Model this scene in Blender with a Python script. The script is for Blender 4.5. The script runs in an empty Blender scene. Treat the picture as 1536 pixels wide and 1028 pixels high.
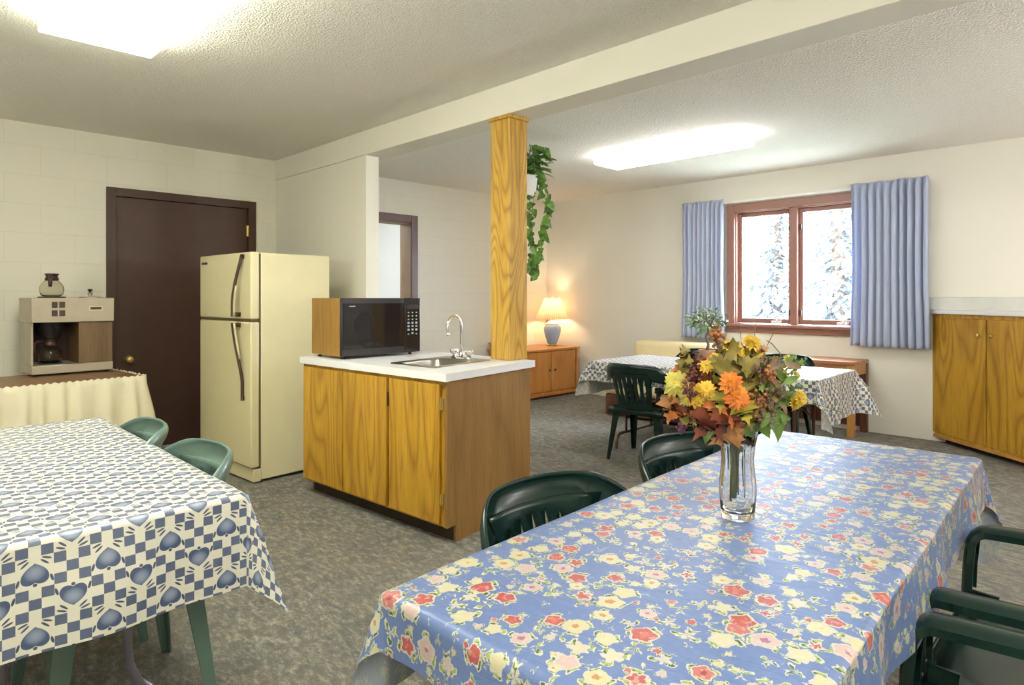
import bpy, bmesh, math, random
from math import sin, cos, pi, sqrt, atan2, hypot
from mathutils import Vector, Matrix, noise
random.seed(7)
S = bpy.context.scene
COL = S.collection
H = 1.305          # eye height
CEIL = 2.64
R2 = sqrt(2)

# ------------------------------------------------------------------ colours
def lin(c):
    c = c / 255
    return c / 12.92 if c <= .04045 else ((c + .055) / 1.055) ** 2.4
def rgb(r, g, b): return (lin(r), lin(g), lin(b), 1)

class NT:
    def __init__(s, name):
        s.mat = bpy.data.materials.new(name); s.mat.use_nodes = True
        s.t = s.mat.node_tree; s.n = s.t.nodes; s.l = s.t.links
        s.b = s.n['Principled BSDF']
    def put(s, sock, v):
        if isinstance(v, bpy.types.NodeSocket): s.l.new(v, sock)
        elif v is not None: sock.default_value = v
    def m(s, op, *a):
        n = s.n.new('ShaderNodeMath'); n.operation = op
        for i, v in enumerate(a): s.put(n.inputs[i], v)
        return n.outputs[0]
    def mix(s, f, a, b, mode='MIX'):
        n = s.n.new('ShaderNodeMix'); n.data_type = 'RGBA'; n.blend_type = mode
        s.put(n.inputs[0], f); s.put(n.inputs[6], a); s.put(n.inputs[7], b)
        return n.outputs[2]
    def coord(s, kind='Object'): return s.n.new('ShaderNodeTexCoord').outputs[kind]
    def map(s, v, scale=(1, 1, 1), loc=(0, 0, 0), rot=(0, 0, 0)):
        n = s.n.new('ShaderNodeMapping'); s.l.new(v, n.inputs[0])
        n.inputs['Scale'].default_value = scale; s.put(n.inputs['Location'], loc); n.inputs['Rotation'].default_value = rot
        return n.outputs[0]
    def noise(s, v, scale, detail=2, rough=.5, dist=0, out=0):
        n = s.n.new('ShaderNodeTexNoise'); s.l.new(v, n.inputs['Vector'])
        n.inputs['Scale'].default_value = scale; n.inputs['Detail'].default_value = detail
        n.inputs['Roughness'].default_value = rough; n.inputs['Distortion'].default_value = dist
        return n.outputs[out]
    def vor(s, v, scale, feature='F1', rnd=1):
        n = s.n.new('ShaderNodeTexVoronoi'); n.feature = feature; s.l.new(v, n.inputs['Vector'])
        n.inputs['Scale'].default_value = scale; n.inputs['Randomness'].default_value = rnd
        return n
    def ramp(s, f, stops, interp='LINEAR'):
        n = s.n.new('ShaderNodeValToRGB'); s.put(n.inputs[0], f); n.color_ramp.interpolation = interp
        e = n.color_ramp.elements
        while len(e) < len(stops): e.new(.5)
        for i, (p, c) in enumerate(stops):
            e[i].position = p; e[i].color = c if len(c) == 4 else (*c, 1)
        return n.outputs[0]
    def sep(s, v):
        n = s.n.new('ShaderNodeSeparateXYZ'); s.l.new(v, n.inputs[0]); return n.outputs
    def comb(s, x, y, z):
        n = s.n.new('ShaderNodeCombineXYZ')
        for i, v in enumerate((x, y, z)): s.put(n.inputs[i], v)
        return n.outputs[0]
    def bump(s, h, strength=.3, dist=.01):
        n = s.n.new('ShaderNodeBump'); s.put(n.inputs['Height'], h)
        n.inputs['Strength'].default_value = strength; n.inputs['Distance'].default_value = dist
        s.l.new(n.outputs[0], s.b.inputs['Normal'])
    def out(s, color=None, rough=None, metal=None, spec=None):
        if color is not None: s.put(s.b.inputs['Base Color'], color)
        if rough is not None: s.put(s.b.inputs['Roughness'], rough)
        if metal is not None: s.b.inputs['Metallic'].default_value = metal
        if spec is not None: s.b.inputs['Specular IOR Level'].default_value = spec
        return s.mat

def plain(name, c, rough=.5, metal=0, spec=.5, var=.06, scale=8):
    t = NT(name)
    v = t.noise(t.coord(), scale, 3)
    a = tuple(x * (1 - var) for x in c[:3]) + (1,); b = tuple(min(1, x * (1 + var)) for x in c[:3]) + (1,)
    return t.out(t.ramp(v, [(.3, a), (.7, b)]), rough, metal, spec)

def emis(name, c, st):
    t = NT(name); t.out(c, .6)
    t.b.inputs['Emission Color'].default_value = c; t.b.inputs['Emission Strength'].default_value = st
    return t.mat

def oak(name, light, mid, dark, rough=.38, zs=.22, freq=9, horiz=False, contour=.55, big=3.0):
    t = NT(name)
    oi = t.n.new('ShaderNodeObjectInfo')
    off = t.m('MULTIPLY', oi.outputs['Random'], 17.0)
    sc = (1, 1, zs) if not horiz else (zs, 1, 1)
    v = t.map(t.coord(), sc, t.comb(off, off, off))
    base = t.noise(v, big, 1, .4, .3)
    c = t.m('FRACT', t.m('MULTIPLY', base, freq))
    tri = t.m('ABSOLUTE', t.m('SUBTRACT', t.m('MULTIPLY', c, 2), 1))
    tri = t.m('POWER', tri, 2.2)
    sc2 = (1, 1, .035) if not horiz else (.035, 1, 1)
    pores = t.noise(t.map(t.coord(), sc2, t.comb(off, off, off)), 170, 3, .6)
    streak = t.noise(t.map(t.coord(), sc2, t.comb(off, off, off)), 14, 2, .5)
    col = t.ramp(streak, [(.25, mid), (.7, light)])
    col = t.mix(t.m('MULTIPLY', tri, contour), col, dark)
    p = t.ramp(pores, [(.36, (1, 1, 1)), (.5, (0, 0, 0))])
    col = t.mix(t.m('MULTIPLY', p, .45), col, dark)
    t.bump(pores, .08, .002)
    return t.out(col, rough)

M = {}
# --- walls
def wall_mat(name, c, block):
    t = NT(name); co = t.coord(); x = t.sep(co)
    v = t.noise(co, 1.3, 2)
    a = tuple(k * .97 for k in c[:3]) + (1,)
    col = t.mix(v, a, c)
    fine = t.noise(co, 90, 3)
    if block:
        n = t.n.new('ShaderNodeTexBrick')
        t.l.new(t.comb(t.m('ADD', x[0], x[1]), x[2], 0), n.inputs['Vector'])
        n.inputs['Scale'].default_value = 1; n.inputs['Brick Width'].default_value = .45
        n.inputs['Row Height'].default_value = .224; n.inputs['Mortar Size'].default_value = .004
        n.inputs['Mortar Smooth'].default_value = .6
        f = n.outputs['Fac']
        col = t.mix(t.m('MULTIPLY', f, .16), col, tuple(k * .6 for k in c[:3]) + (1,))
        h = t.m('SUBTRACT', t.m('MULTIPLY', fine, .15), f)
        t.bump(h, .35, .004)
    else:
        t.bump(fine, .08, .002)
    return t.out(col, .6, spec=.3)
M['block'] = wall_mat('painted_block', rgb(230, 226, 210), True)
M['paint'] = wall_mat('painted_wall', rgb(232, 228, 214), False)
M['white_paint'] = wall_mat('white_paint', rgb(232, 232, 228), False)
t = NT('popcorn_ceiling'); co = t.coord()
t.bump(t.m('ADD', t.noise(co, 75, 4, .65), t.vor(co, 95).outputs['Distance']), .55, .012)
M['ceil'] = t.out(t.mix(t.noise(co, 60, 3), rgb(236, 232, 220), rgb(247, 244, 235)), .9, spec=.1)
# --- carpet
t = NT('carpet'); co = t.coord()
n1 = t.noise(co, 7, 8, .78, .2); n2 = t.noise(t.map(co, (1, 2.2, 1), (5, 2, 0), (0, 0, .5)), 17, 7, .8, .1); n3 = t.noise(co, 260, 3, .7)
n4 = t.noise(t.map(co, (1, 1, 1), (9, 4, 0)), 2.2, 5, .6)
c1 = t.ramp(n1, [(.36, rgb(62, 70, 84)), (.46, rgb(120, 122, 122)), (.54, rgb(176, 172, 158)), (.62, rgb(112, 98, 76)), (.72, rgb(150, 150, 146))])
c2 = t.ramp(n2, [(.38, rgb(56, 64, 82)), (.49, rgb(124, 122, 112)), (.6, rgb(206, 200, 184))])
c = t.mix(.5, c1, c2); c = t.mix(.55, c, c2, 'OVERLAY'); c = t.mix(.35, c, c1, 'OVERLAY')
c = t.mix(t.ramp(n4, [(.45, (0, 0, 0)), (.65, (.3, .3, .3))]), c, rgb(128, 116, 96))
c = t.mix(.75, c, t.ramp(n3, [(.38, (.22, .22, .25)), (.6, (1, 1, .98))]), 'MULTIPLY')
c = t.mix(.3, c, rgb(190, 186, 172), 'SCREEN')
t.bump(n3, .6, .01)
M['carpet'] = t.out(t.mix(1, c, (.86, .86, .88, 1), 'MULTIPLY'), .95, spec=.1)
# --- woods
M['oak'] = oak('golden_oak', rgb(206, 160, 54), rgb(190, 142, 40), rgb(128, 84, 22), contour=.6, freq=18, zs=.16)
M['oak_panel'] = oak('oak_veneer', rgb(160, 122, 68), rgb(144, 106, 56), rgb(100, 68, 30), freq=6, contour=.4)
M['oak_post'] = oak('oak_post', rgb(214, 174, 84), rgb(204, 160, 66), rgb(148, 102, 34), freq=15, zs=.14, contour=.7, big=6.5)
M['pine'] = oak('pine', rgb(206, 142, 70), rgb(192, 124, 56), rgb(146, 86, 36), freq=5, contour=.35)
M['walnut_fake'] = oak('walnut_laminate', rgb(124, 98, 66), rgb(106, 82, 54), rgb(70, 52, 34), freq=5, contour=.4)
M['micro_wood'] = oak('teak_laminate', rgb(164, 124, 58), rgb(148, 108, 46), rgb(100, 70, 28), freq=6, contour=.4)
M['brown_top'] = oak('brown_tabletop', rgb(150, 116, 78), rgb(134, 100, 66), rgb(100, 70, 44), freq=4, horiz=True, contour=.25)
M['table_wood'] = oak('reddish_wood', rgb(190, 132, 88), rgb(172, 114, 74), rgb(120, 74, 46), freq=4, horiz=True, contour=.25)
M['leg_wood'] = oak('light_leg_wood', rgb(204, 150, 78), rgb(188, 134, 66), rgb(140, 94, 44), freq=4, contour=.25)
M['dark_wood'] = oak('dark_wood', rgb(112, 70, 46), rgb(94, 56, 38), rgb(60, 34, 24), freq=4, contour=.3)
M['door_brown'] = plain('brown_door_paint', rgb(76, 52, 42), .45)
M['frame_brown'] = plain('brown_frame_paint', rgb(70, 48, 34), .4)
M['frame_mauve'] = plain('brown_casing', rgb(104, 76, 68), .4)
M['window_brown'] = plain('window_wood', rgb(150, 108, 92), .4)
M['kick'] = plain('dark_toe_kick', rgb(48, 34, 22), .7)
# --- others
M['fridge'] = plain('almond_enamel', rgb(216, 206, 164), .32, var=.02)
M['fridge_side'] = plain('almond_side', rgb(222, 212, 170), .4, var=.02)
M['trim_dark'] = plain('dark_trim', rgb(70, 50, 36), .4)
M['gasket'] = plain('gasket', rgb(92, 76, 50), .6)
M['chrome'] = plain('chrome', rgb(215, 215, 215), .12, 1)
M['steel'] = plain('brushed_steel', rgb(190, 186, 176), .28, 1)
M['beige_metal'] = plain('beige_metal', rgb(176, 166, 146), .42, .35)
M['brass'] = plain('brass', rgb(226, 196, 120), .25, .7)
M['blackgloss'] = plain('black_glass', rgb(26, 25, 30), .08)
M['black'] = plain('black_plastic', rgb(34, 32, 36), .35)
M['darkbrown'] = plain('brown_plastic', rgb(66, 38, 32), .35)
M['laminate'] = plain('white_laminate', rgb(232, 232, 234), .3, var=.015)
M['green_pl'] = plain('dark_green_plastic', rgb(14, 40, 35), .25, var=.04)
M['green_pl2'] = plain('sage_green_plastic', rgb(100, 124, 115), .3, var=.04)
M['tube'] = plain('grey_steel_tube', rgb(128, 122, 134), .28, .6)
M['tube_br'] = plain('brown_steel_tube', rgb(96, 62, 52), .35, .3)
M['skirt'] = plain('cream_cloth', rgb(228, 220, 192), .85, var=.03)
M['lamp_blue'] = plain('blue_ceramic', rgb(150, 172, 200), .25)
M['lamp_white'] = plain('white_ceramic', rgb(240, 232, 216), .3)
M['pot_white'] = plain('white_pot', rgb(222, 222, 218), .5)
M['terracotta'] = plain('terracotta', rgb(190, 140, 118), .8)
M['cushion'] = plain('pale_yellow_cloth', rgb(238, 222, 176), .9, var=.04)
M['stem'] = plain('green_stem', rgb(96, 104, 62), .6)
M['twig'] = plain('twig', rgb(120, 84, 56), .7)
M['bark'] = plain('bark', rgb(120, 100, 84), .9)
M['white_metal'] = plain('white_metal', rgb(236, 234, 228), .4)
M['soil'] = plain('soil', rgb(60, 46, 36), .9)
M['ledge'] = plain('grey_ledge', rgb(206, 206, 198), .5)
M['snow'] = plain('pale_ground', rgb(150, 160, 148), .9)
M['needles'] = plain('pale_needles', rgb(122, 128, 134), .9, var=.2, scale=4)
M['button'] = plain('pale_print', rgb(150, 170, 180), .4)
M['badge'] = plain('badge_silver', rgb(208, 198, 160), .3, .6)
def leafmat(name, a, b, rough=.5, tr=.25):
    t = NT(name); n = t.noise(t.coord(), 22, 3)
    t.out(t.mix(t.ramp(n, [(.35, (0, 0, 0)), (.65, (1, 1, 1))]), a, b), rough)
    t.b.inputs['Transmission Weight'].default_value = 0
    t.b.inputs['Subsurface Weight'].default_value = tr
    t.b.inputs['Subsurface Radius'].default_value = (.01, .01, .005)
    return t.mat
M['ivy'] = leafmat('ivy_leaf', rgb(52, 92, 40), rgb(116, 158, 60))
M['ficus'] = leafmat('ficus_leaf', rgb(84, 116, 80), rgb(168, 192, 152))
M['l_olive'] = leafmat('olive_leaf', rgb(104, 92, 34), rgb(142, 126, 54))
M['l_tan'] = leafmat('tan_leaf', rgb(158, 104, 56), rgb(186, 136, 82))
M['l_red'] = leafmat('russet_leaf', rgb(96, 44, 36), rgb(142, 74, 50))
M['l_orange'] = leafmat('orange_leaf', rgb(170, 82, 30), rgb(196, 116, 46))
M['l_green'] = leafmat('green_leaf', rgb(66, 96, 38), rgb(112, 138, 58))
M['l_lime'] = leafmat('lime_leaf', rgb(146, 136, 36), rgb(180, 164, 58))
M['f_yellow'] = leafmat('yellow_petal', rgb(196, 152, 26), rgb(216, 182, 56))
M['f_lime'] = leafmat('lime_petal', rgb(172, 160, 60), rgb(202, 190, 92))
M['f_orange'] = leafmat('orange_petal', rgb(202, 100, 22), rgb(220, 138, 40))
M['berry'] = leafmat('burgundy_berry', rgb(88, 42, 44), rgb(124, 66, 56))
M['rust'] = leafmat('rust_bloom', rgb(138, 78, 36), rgb(172, 112, 56))
M['drybrown'] = leafmat('dry_brown', rgb(104, 84, 66), rgb(140, 112, 88))
M['purple'] = leafmat('purple_bloom', rgb(92, 40, 84), rgb(124, 60, 106))

def glass(name, c=(1, 1, 1, 1), rough=0, ior=1.45):
    t = NT(name); t.out(c, rough)
    t.b.inputs['Transmission Weight'].default_value = 1; t.b.inputs['IOR'].default_value = ior
    return t.mat
M['glass'] = glass('clear_glass', rgb(250, 252, 252))
M['pane'] = glass('window_glass', rgb(252, 253, 255), 0, 1.05)
M['acrylic'] = glass('clear_acrylic', rgb(250, 250, 252), .05)
M['carafe'] = glass('carafe_glass', rgb(240, 238, 228), .0, 1.3)
M['diffuser'] = emis('lit_diffuser', (1, 1.0, .85, 1), 5.6)
M['diffuser2'] = emis('lit_diffuser_far', (1.0, .97, 1.0, 1), 3.6)
M['light_pan'] = plain('light_pan', rgb(226, 222, 208), .5)
M['bulb'] = emis('warm_bulb', (1, .74, .46, 1), 3)
t = NT('pleated_shade'); co = t.coord('UV')
w = t.m('SINE', t.m('MULTIPLY', t.sep(co)[0], 2 * pi * 46))
t.out(t.mix(t.m('MULTIPLY_ADD', w, .5, .5), rgb(186, 160, 130), rgb(232, 208, 176)), .8)
tr = t.n.new('ShaderNodeBsdfTranslucent'); tr.inputs[0].default_value = rgb(255, 222, 180)
mx = t.n.new('ShaderNodeMixShader'); mx.inputs[0].default_value = .22
t.l.new(t.b.outputs[0], mx.inputs[1]); t.l.new(tr.outputs[0], mx.inputs[2]); t.l.new(mx.outputs[0], t.n['Material Output'].inputs[0])
M['shade'] = t.mat
t = NT('blue_curtain'); n = t.noise(t.map(t.coord(), (1, 1, .08)), 60, 2)
t.out(t.mix(n, rgb(188, 200, 226), rgb(212, 218, 236)), .75)
tr = t.n.new('ShaderNodeBsdfTranslucent'); tr.inputs[0].default_value = rgb(170, 186, 225)
mx = t.n.new('ShaderNodeMixShader'); mx.inputs[0].default_value = .22
t.l.new(t.b.outputs[0], mx.inputs[1]); t.l.new(tr.outputs[0], mx.inputs[2]); t.l.new(mx.outputs[0], t.n['Material Output'].inputs[0])
M['curtain'] = t.mat

# --- hearts and checks cloth (UV in metres)
def back_fade(t, col, grey, f=.6):
    g = t.n.new('ShaderNodeNewGeometry')
    return t.mix(t.m('MULTIPLY', g.outputs['Backfacing'], f), col, grey)
t = NT('heart_check_vinyl')
uv = t.sep(t.coord('UV')); q = .0238
U = t.m('DIVIDE', uv[0], q); V = t.m('DIVIDE', uv[1], q)
TX = t.m('FLOOR', t.m('DIVIDE', U, 3)); TY = t.m('FLOOR', t.m('DIVIDE', V, 3))
par = t.m('FLOORED_MODULO', t.m('ADD', TX, TY), 2)
lx = t.m('SUBTRACT', U, t.m('MULTIPLY', TX, 3)); ly = t.m('SUBTRACT', V, t.m('MULTIPLY', TY, 3))
ck = t.m('FLOORED_MODULO', t.m('ADD', t.m('FLOOR', lx), t.m('FLOOR', ly)), 2)
sq = t.m('MULTIPLY', t.m('SUBTRACT', 1, ck), par)
flip = t.m('SUBTRACT', 1, t.m('MULTIPLY', t.m('FLOORED_MODULO', TX, 2), 2))
hx = t.m('DIVIDE', t.m('SUBTRACT', lx, 1.5), .98)
hy0 = t.m('MULTIPLY', t.m('SUBTRACT', ly, 1.5), flip)
hy = t.m('DIVIDE', hy0, .9)
x2 = t.m('MULTIPLY', hx, hx); r2 = t.m('ADD', x2, t.m('MULTIPLY', hy, hy)); k = t.m('SUBTRACT', r2, 1)
hf = t.m('SUBTRACT', t.m('POWER', k, 3), t.m('MULTIPLY', x2, t.m('POWER', hy, 3)))
hf = t.m('SUBTRACT', t.m('MULTIPLY', t.m('MULTIPLY', k, k), k), t.m('MULTIPLY', x2, t.m('MULTIPLY', t.m('MULTIPLY', hy, hy), hy)))
notpar = t.m('SUBTRACT', 1, par)
heart = t.m('MULTIPLY', t.m('LESS_THAN', hf, 0), notpar)
def ell(cx, cy, ang, ra, rb):
    ax = t.m('SUBTRACT', t.m('ABSOLUTE', t.m('SUBTRACT', lx, 1.5)), cx); ay = t.m('SUBTRACT', hy0, cy)
    c_, s_ = cos(ang), sin(ang)
    e1 = t.m('DIVIDE', t.m('ADD', t.m('MULTIPLY', ax, c_), t.m('MULTIPLY', ay, s_)), ra)
    e2 = t.m('DIVIDE', t.m('SUBTRACT', t.m('MULTIPLY', ay, c_), t.m('MULTIPLY', ax, s_)), rb)
    return t.m('LESS_THAN', t.m('ADD', t.m('MULTIPLY', e1, e1), t.m('MULTIPLY', e2, e2)), 1)
pet = t.m('MAXIMUM', ell(.78, -.88, .7, .42, .10), ell(.95, -1.22, .35, .42, .10))
pet = t.m('MAXIMUM', pet, ell(1.33, .75, 1.3, .36, .12)); pet = t.m('MAXIMUM', pet, ell(0, 1.18, 0, .17, .16))
pet = t.m('MULTIPLY', pet, notpar)
sp = t.noise(t.coord('UV'), 900, 3, .8)
blue = t.mix(t.ramp(sp, [(.45, (0, 0, 0)), (.55, (1, 1, 1))]), rgb(58, 72, 104), rgb(112, 124, 152))
hc = t.mix(t.m('MINIMUM', t.m('MULTIPLY', r2, 1.1), 1), rgb(146, 158, 184), rgb(66, 84, 120))
col = t.mix(sq, rgb(226, 223, 208), blue); col = t.mix(pet, col, rgb(66, 78, 106)); col = t.mix(heart, col, hc)
col = back_fade(t, col, rgb(214, 212, 208), .75)
t.bump(t.noise(t.coord('UV'), 14, 3), .12, .01)
t.b.inputs['Coat Weight'].default_value = .8; t.b.inputs['Coat Roughness'].default_value = .45
M['hearts'] = t.out(col, .42)

# --- floral cloth
t = NT('floral_vinyl'); uvo = t.coord('UV')
nz = t.n.new('ShaderNodeTexNoise'); t.l.new(uvo, nz.inputs['Vector']); nz.inputs['Scale'].default_value = 85; nz.inputs['Detail'].default_value = 5
vm = t.n.new('ShaderNodeVectorMath'); vm.operation = 'MULTIPLY_ADD'
t.l.new(nz.outputs['Color'], vm.inputs[0]); vm.inputs[1].default_value = (.013, .013, 0); t.l.new(uvo, vm.inputs[2])
P = vm.outputs[0]
def flowers(base, scale, R, off, rnd=.75, thr=0.0):
    v = t.vor(t.map(P, (1, 1, 0), off), scale, rnd=rnd)
    d = v.outputs['Distance']; cc = t.n.new('ShaderNodeSeparateColor'); t.l.new(v.outputs['Color'], cc.inputs[0])
    rc, gc, bc = cc.outputs[0], cc.outputs[1], cc.outputs[2]
    pos = v.outputs['Position']
    d2n = t.n.new('ShaderNodeVectorMath'); d2n.operation = 'SUBTRACT'
    t.l.new(t.map(P, (1, 1, 0), off), d2n.inputs[0]); t.l.new(pos, d2n.inputs[1])
    sp_ = t.sep(d2n.outputs[0])
    ang = t.m('ARCTAN2', sp_[1], sp_[0])
    pw = t.m('MULTIPLY_ADD', t.m('SINE', t.m('ADD', t.m('MULTIPLY', ang, 5), t.m('MULTIPLY', bc, 6.28))), .1, 1)
    size = t.m('MULTIPLY_ADD', gc, .5, .68)
    dd = t.m('DIVIDE', t.m('DIVIDE', d, pw), t.m('MULTIPLY', size, R))
    vis = t.m('GREATER_THAN', bc, thr)
    # leaves around
    lf = t.m('GREATER_THAN', t.m('SINE', t.m('ADD', t.m('MULTIPLY', ang, 3), t.m('MULTIPLY', rc, 12))), .45)
    lm = t.m('MULTIPLY', t.m('MULTIPLY', t.m('LESS_THAN', dd, 1.38), lf), vis)
    lmo = t.m('MULTIPLY', t.m('MULTIPLY', t.m('LESS_THAN', dd, 1.52), t.m('GREATER_THAN', t.m('SINE', t.m('ADD', t.m('MULTIPLY', ang, 3), t.m('MULTIPLY', rc, 12))), .25)), vis)
    col = t.mix(lmo, base, rgb(236, 232, 206))
    green = t.mix(t.m('GREATER_THAN', nz.outputs[0], .52), rgb(176, 196, 112), rgb(76, 106, 66))
    col = t.mix(lm, col, green)
    col = t.mix(t.m('MULTIPLY', t.m('LESS_THAN', dd, 1.13), vis), col, rgb(226, 222, 212))
    pc = t.ramp(rc, [(0, rgb(204, 98, 92)), (.26, rgb(232, 224, 176)), (.56, rgb(230, 200, 194)), (.78, rgb(212, 128, 118)), (.86, rgb(234, 228, 192))], 'CONSTANT')
    pc = t.mix(t.m('MULTIPLY', t.m('GREATER_THAN', nz.outputs[0], .57), .35), pc, rgb(244, 238, 220))
    col = t.mix(t.m('MULTIPLY', t.m('LESS_THAN', dd, .95), vis), col, pc)
    cc2 = t.ramp(rc, [(0, rgb(228, 134, 108)), (.26, rgb(206, 140, 84)), (.56, rgb(172, 104, 142)), (.78, rgb(160, 60, 74)), (.86, rgb(212, 158, 90))], 'CONSTANT')
    col = t.mix(t.m('MULTIPLY', t.m('MULTIPLY', t.m('LESS_THAN', dd, .38), vis), .85), col, cc2)
    return col
base = t.mix(nz.outputs[0], rgb(108, 134, 194), rgb(132, 156, 208))
c = flowers(base, 34, .27, (.3, .7, 0), .7, .1)
c = flowers(c, 19, .37, (3.7, 1.9, 0), .55, .02)
c = t.mix(1, c, (.67, .67, .69, 1), 'MULTIPLY')
c = back_fade(t, c, rgb(150, 154, 154), .72)
t.b.inputs['Specular IOR Level'].default_value = .3
t.bump(t.noise(t.map(uvo, (1, .35, 1)), 16, 4, .6, 1.2), .3, .012)
t.b.inputs['Coat Weight'].default_value = .25; t.b.inputs['Coat Roughness'].default_value = .45
M['floral'] = t.out(c, .4)

# ------------------------------------------------------------------ mesh helpers
class MB:
    def __init__(s): s.v = []; s.f = []; s.uv = None
    def add(s, vs, fs):
        k = len(s.v); s.v += [Vector(p) for p in vs]; s.f += [tuple(i + k for i in f) for f in fs]; return s
    def box(s, x0, x1, y0, y1, z0, z1, fn=None):
        vs = [(x, y, z) for z in (z0, z1) for x, y in ((x0, y0), (x1, y0), (x1, y1), (x0, y1))]
        if fn: vs = [fn(*p) for p in vs]
        return s.add(vs, [(3, 2, 1, 0), (4, 5, 6, 7), (0, 1, 5, 4), (1, 2, 6, 5), (2, 3, 7, 6), (3, 0, 4, 7)])
    def prism(s, pts, z0, z1):
        n = len(pts); vs = [(x, y, z0) for x, y in pts] + [(x, y, z1) for x, y in pts]
        return s.add(vs, [tuple(range(n))[::-1], tuple(range(n, 2 * n))] + [(i, (i + 1) % n, n + (i + 1) % n, n + i) for i in range(n)])
    def lathe(s, prof, seg=32, c=(0, 0, 0), rmod=None, axis='z', closed=False):
        c = Vector(c); base = len(s.v)
        for r, z in prof:
            for i in range(seg):
                a = 2 * pi * i / seg; rr = r * (rmod(a, z) if rmod else 1)
                p = (rr * cos(a), rr * sin(a), z)
                if axis == 'x': p = (z, rr * cos(a), rr * sin(a))
                if axis == 'y': p = (rr * sin(a), z, rr * cos(a))
                s.v.append(c + Vector(p))
        n = len(prof)
        for j in range(n - 1):
            for i in range(seg):
                a = base + j * seg + i; b = base + j * seg + (i + 1) % seg
                s.f.append((a, b, b + seg, a + seg))
        if not closed:
            s.f.append(tuple(base + i for i in range(seg))[::-1]); s.f.append(tuple(base + (n - 1) * seg + i for i in range(seg)))
        return s
    def tube(s, pts, r, seg=10, cap=True):
        pts = [Vector(p) for p in pts]; n = len(pts); base = len(s.v)
        rs = r if isinstance(r, (list, tuple)) else [r] * n
        up = None
        for i, p in enumerate(pts):
            d = (pts[min(i + 1, n - 1)] - pts[max(i - 1, 0)])
            d = d.normalized() if d.length > 1e-9 else Vector((0, 0, 1))
            if up is None:
                up = Vector((0, 0, 1)) if abs(d.z) < .9 else Vector((1, 0, 0))
            a = d.cross(up).normalized(); b = a.cross(d).normalized(); up = b
            for k in range(seg):
                t_ = 2 * pi * k / seg; s.v.append(p + (a * cos(t_) + b * sin(t_)) * rs[i])
        for j in range(n - 1):
            for k in range(seg):
                q_ = base + j * seg + k; w_ = base + j * seg + (k + 1) % seg
                s.f.append((q_, w_, w_ + seg, q_ + seg))
        if cap:
            s.f.append(tuple(base + k for k in range(seg))[::-1]); s.f.append(tuple(base + (n - 1) * seg + k for k in range(seg)))
        return s
    def grid(s, nu, nv, fn, skip=None):
        base = len(s.v)
        for j in range(nv + 1):
            for i in range(nu + 1): s.v.append(Vector(fn(i / nu, j / nv)))
        for j in range(nv):
            for i in range(nu):
                if skip and skip(i, j): continue
                a = base + j * (nu + 1) + i; s.f.append((a, a + 1, a + nu + 2, a + nu + 1))
        return s
    def sphere(s, c, r, seg=8, rings=5, sc=(1, 1, 1)):
        prof = [(r * sin(pi * (i + .02) / (rings + .04)), -r * cos(pi * (i + .02) / (rings + .04))) for i in range(rings + 1)]
        b = len(s.v); s.lathe(prof, seg, (0, 0, 0))
        for i in range(b, len(s.v)):
            p = s.v[i]; s.v[i] = Vector((p.x * sc[0] + c[0], p.y * sc[1] + c[1], p.z * sc[2] + c[2]))
        return s
    def xform(s, mtx, start=0):
        for i in range(start, len(s.v)): s.v[i] = mtx @ s.v[i]
        return s

def frame_of(o):
    return Matrix.Translation(o.location) @ o.rotation_euler.to_matrix().to_4x4()
def root_of(o):
    while o.parent: o = o.parent
    return o
def build(mb, name, mat, parent=None, smooth=False, bevel=0, solid=0, world=False, uvs=None, seg=2, offset=-1, subsurf=0, loc=None):
    vs = mb.v
    if world and parent is not None:
        inv = frame_of(root_of(parent)).inverted(); vs = [inv @ p for p in vs]
    if loc is not None: vs = [p - Vector(loc) for p in vs]
    me = bpy.data.meshes.new(name); me.from_pydata([tuple(p) for p in vs], [], mb.f); me.update()
    if uvs:
        L = me.uv_layers.new(name='UVMap')
        for lp in me.loops: L.data[lp.index].uv = uvs[lp.vertex_index]
    me.materials.append(mat)
    if smooth:
        for p in me.polygons: p.use_smooth = True
    o = bpy.data.objects.new(name, me); COL.objects.link(o)
    if parent is not None: o.parent = parent
    if loc is not None: o.location = loc
    if solid:
        m = o.modifiers.new('Solidify', 'SOLIDIFY'); m.thickness = solid; m.offset = offset
    if bevel:
        m = o.modifiers.new('Bevel', 'BEVEL'); m.width = bevel; m.segments = seg; m.limit_method = 'ANGLE'; m.angle_limit = math.radians(40)
    if subsurf:
        m = o.modifiers.new('Subsurf', 'SUBSURF'); m.levels = subsurf; m.render_levels = subsurf
    if smooth == 'auto' or (bevel and smooth is False):
        for p in me.polygons: p.use_smooth = True
        try:
            me.set_sharp_from_angle(angle=math.radians(45))
        except Exception: pass
    return o
def tag(o, label, cat, group=None):
    o['label'] = label; o['category'] = cat
    if group: o['group'] = group
    return o
def thing(name, label, cat, loc=(0, 0, 0), rz=0, group=None):
    o = bpy.data.objects.new(name, None); COL.objects.link(o); o.location = loc; o.rotation_euler = (0, 0, rz)
    o.empty_display_size = .1
    return tag(o, label, cat, group)
def struct(o): o['kind'] = 'structure'; return o
def copy_tree(o, parent=None):
    c = o.copy(); COL.objects.link(c); c.parent = parent
    for ch in list(o.children): copy_tree(ch, c)
    return c

def at(px, py, d):
    """world point seen at photo pixel px,py at camera depth d"""
    x = (px - 768) / 960 * d; z = H - (py - 445) / 960 * d
    return Vector(((x - d) / R2, (x + d) / R2, z))
LAT = Vector((1 / R2, 1 / R2, 0)); DEP = Vector((-1 / R2, 1 / R2, 0)); UP = Vector((0, 0, 1))

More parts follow.
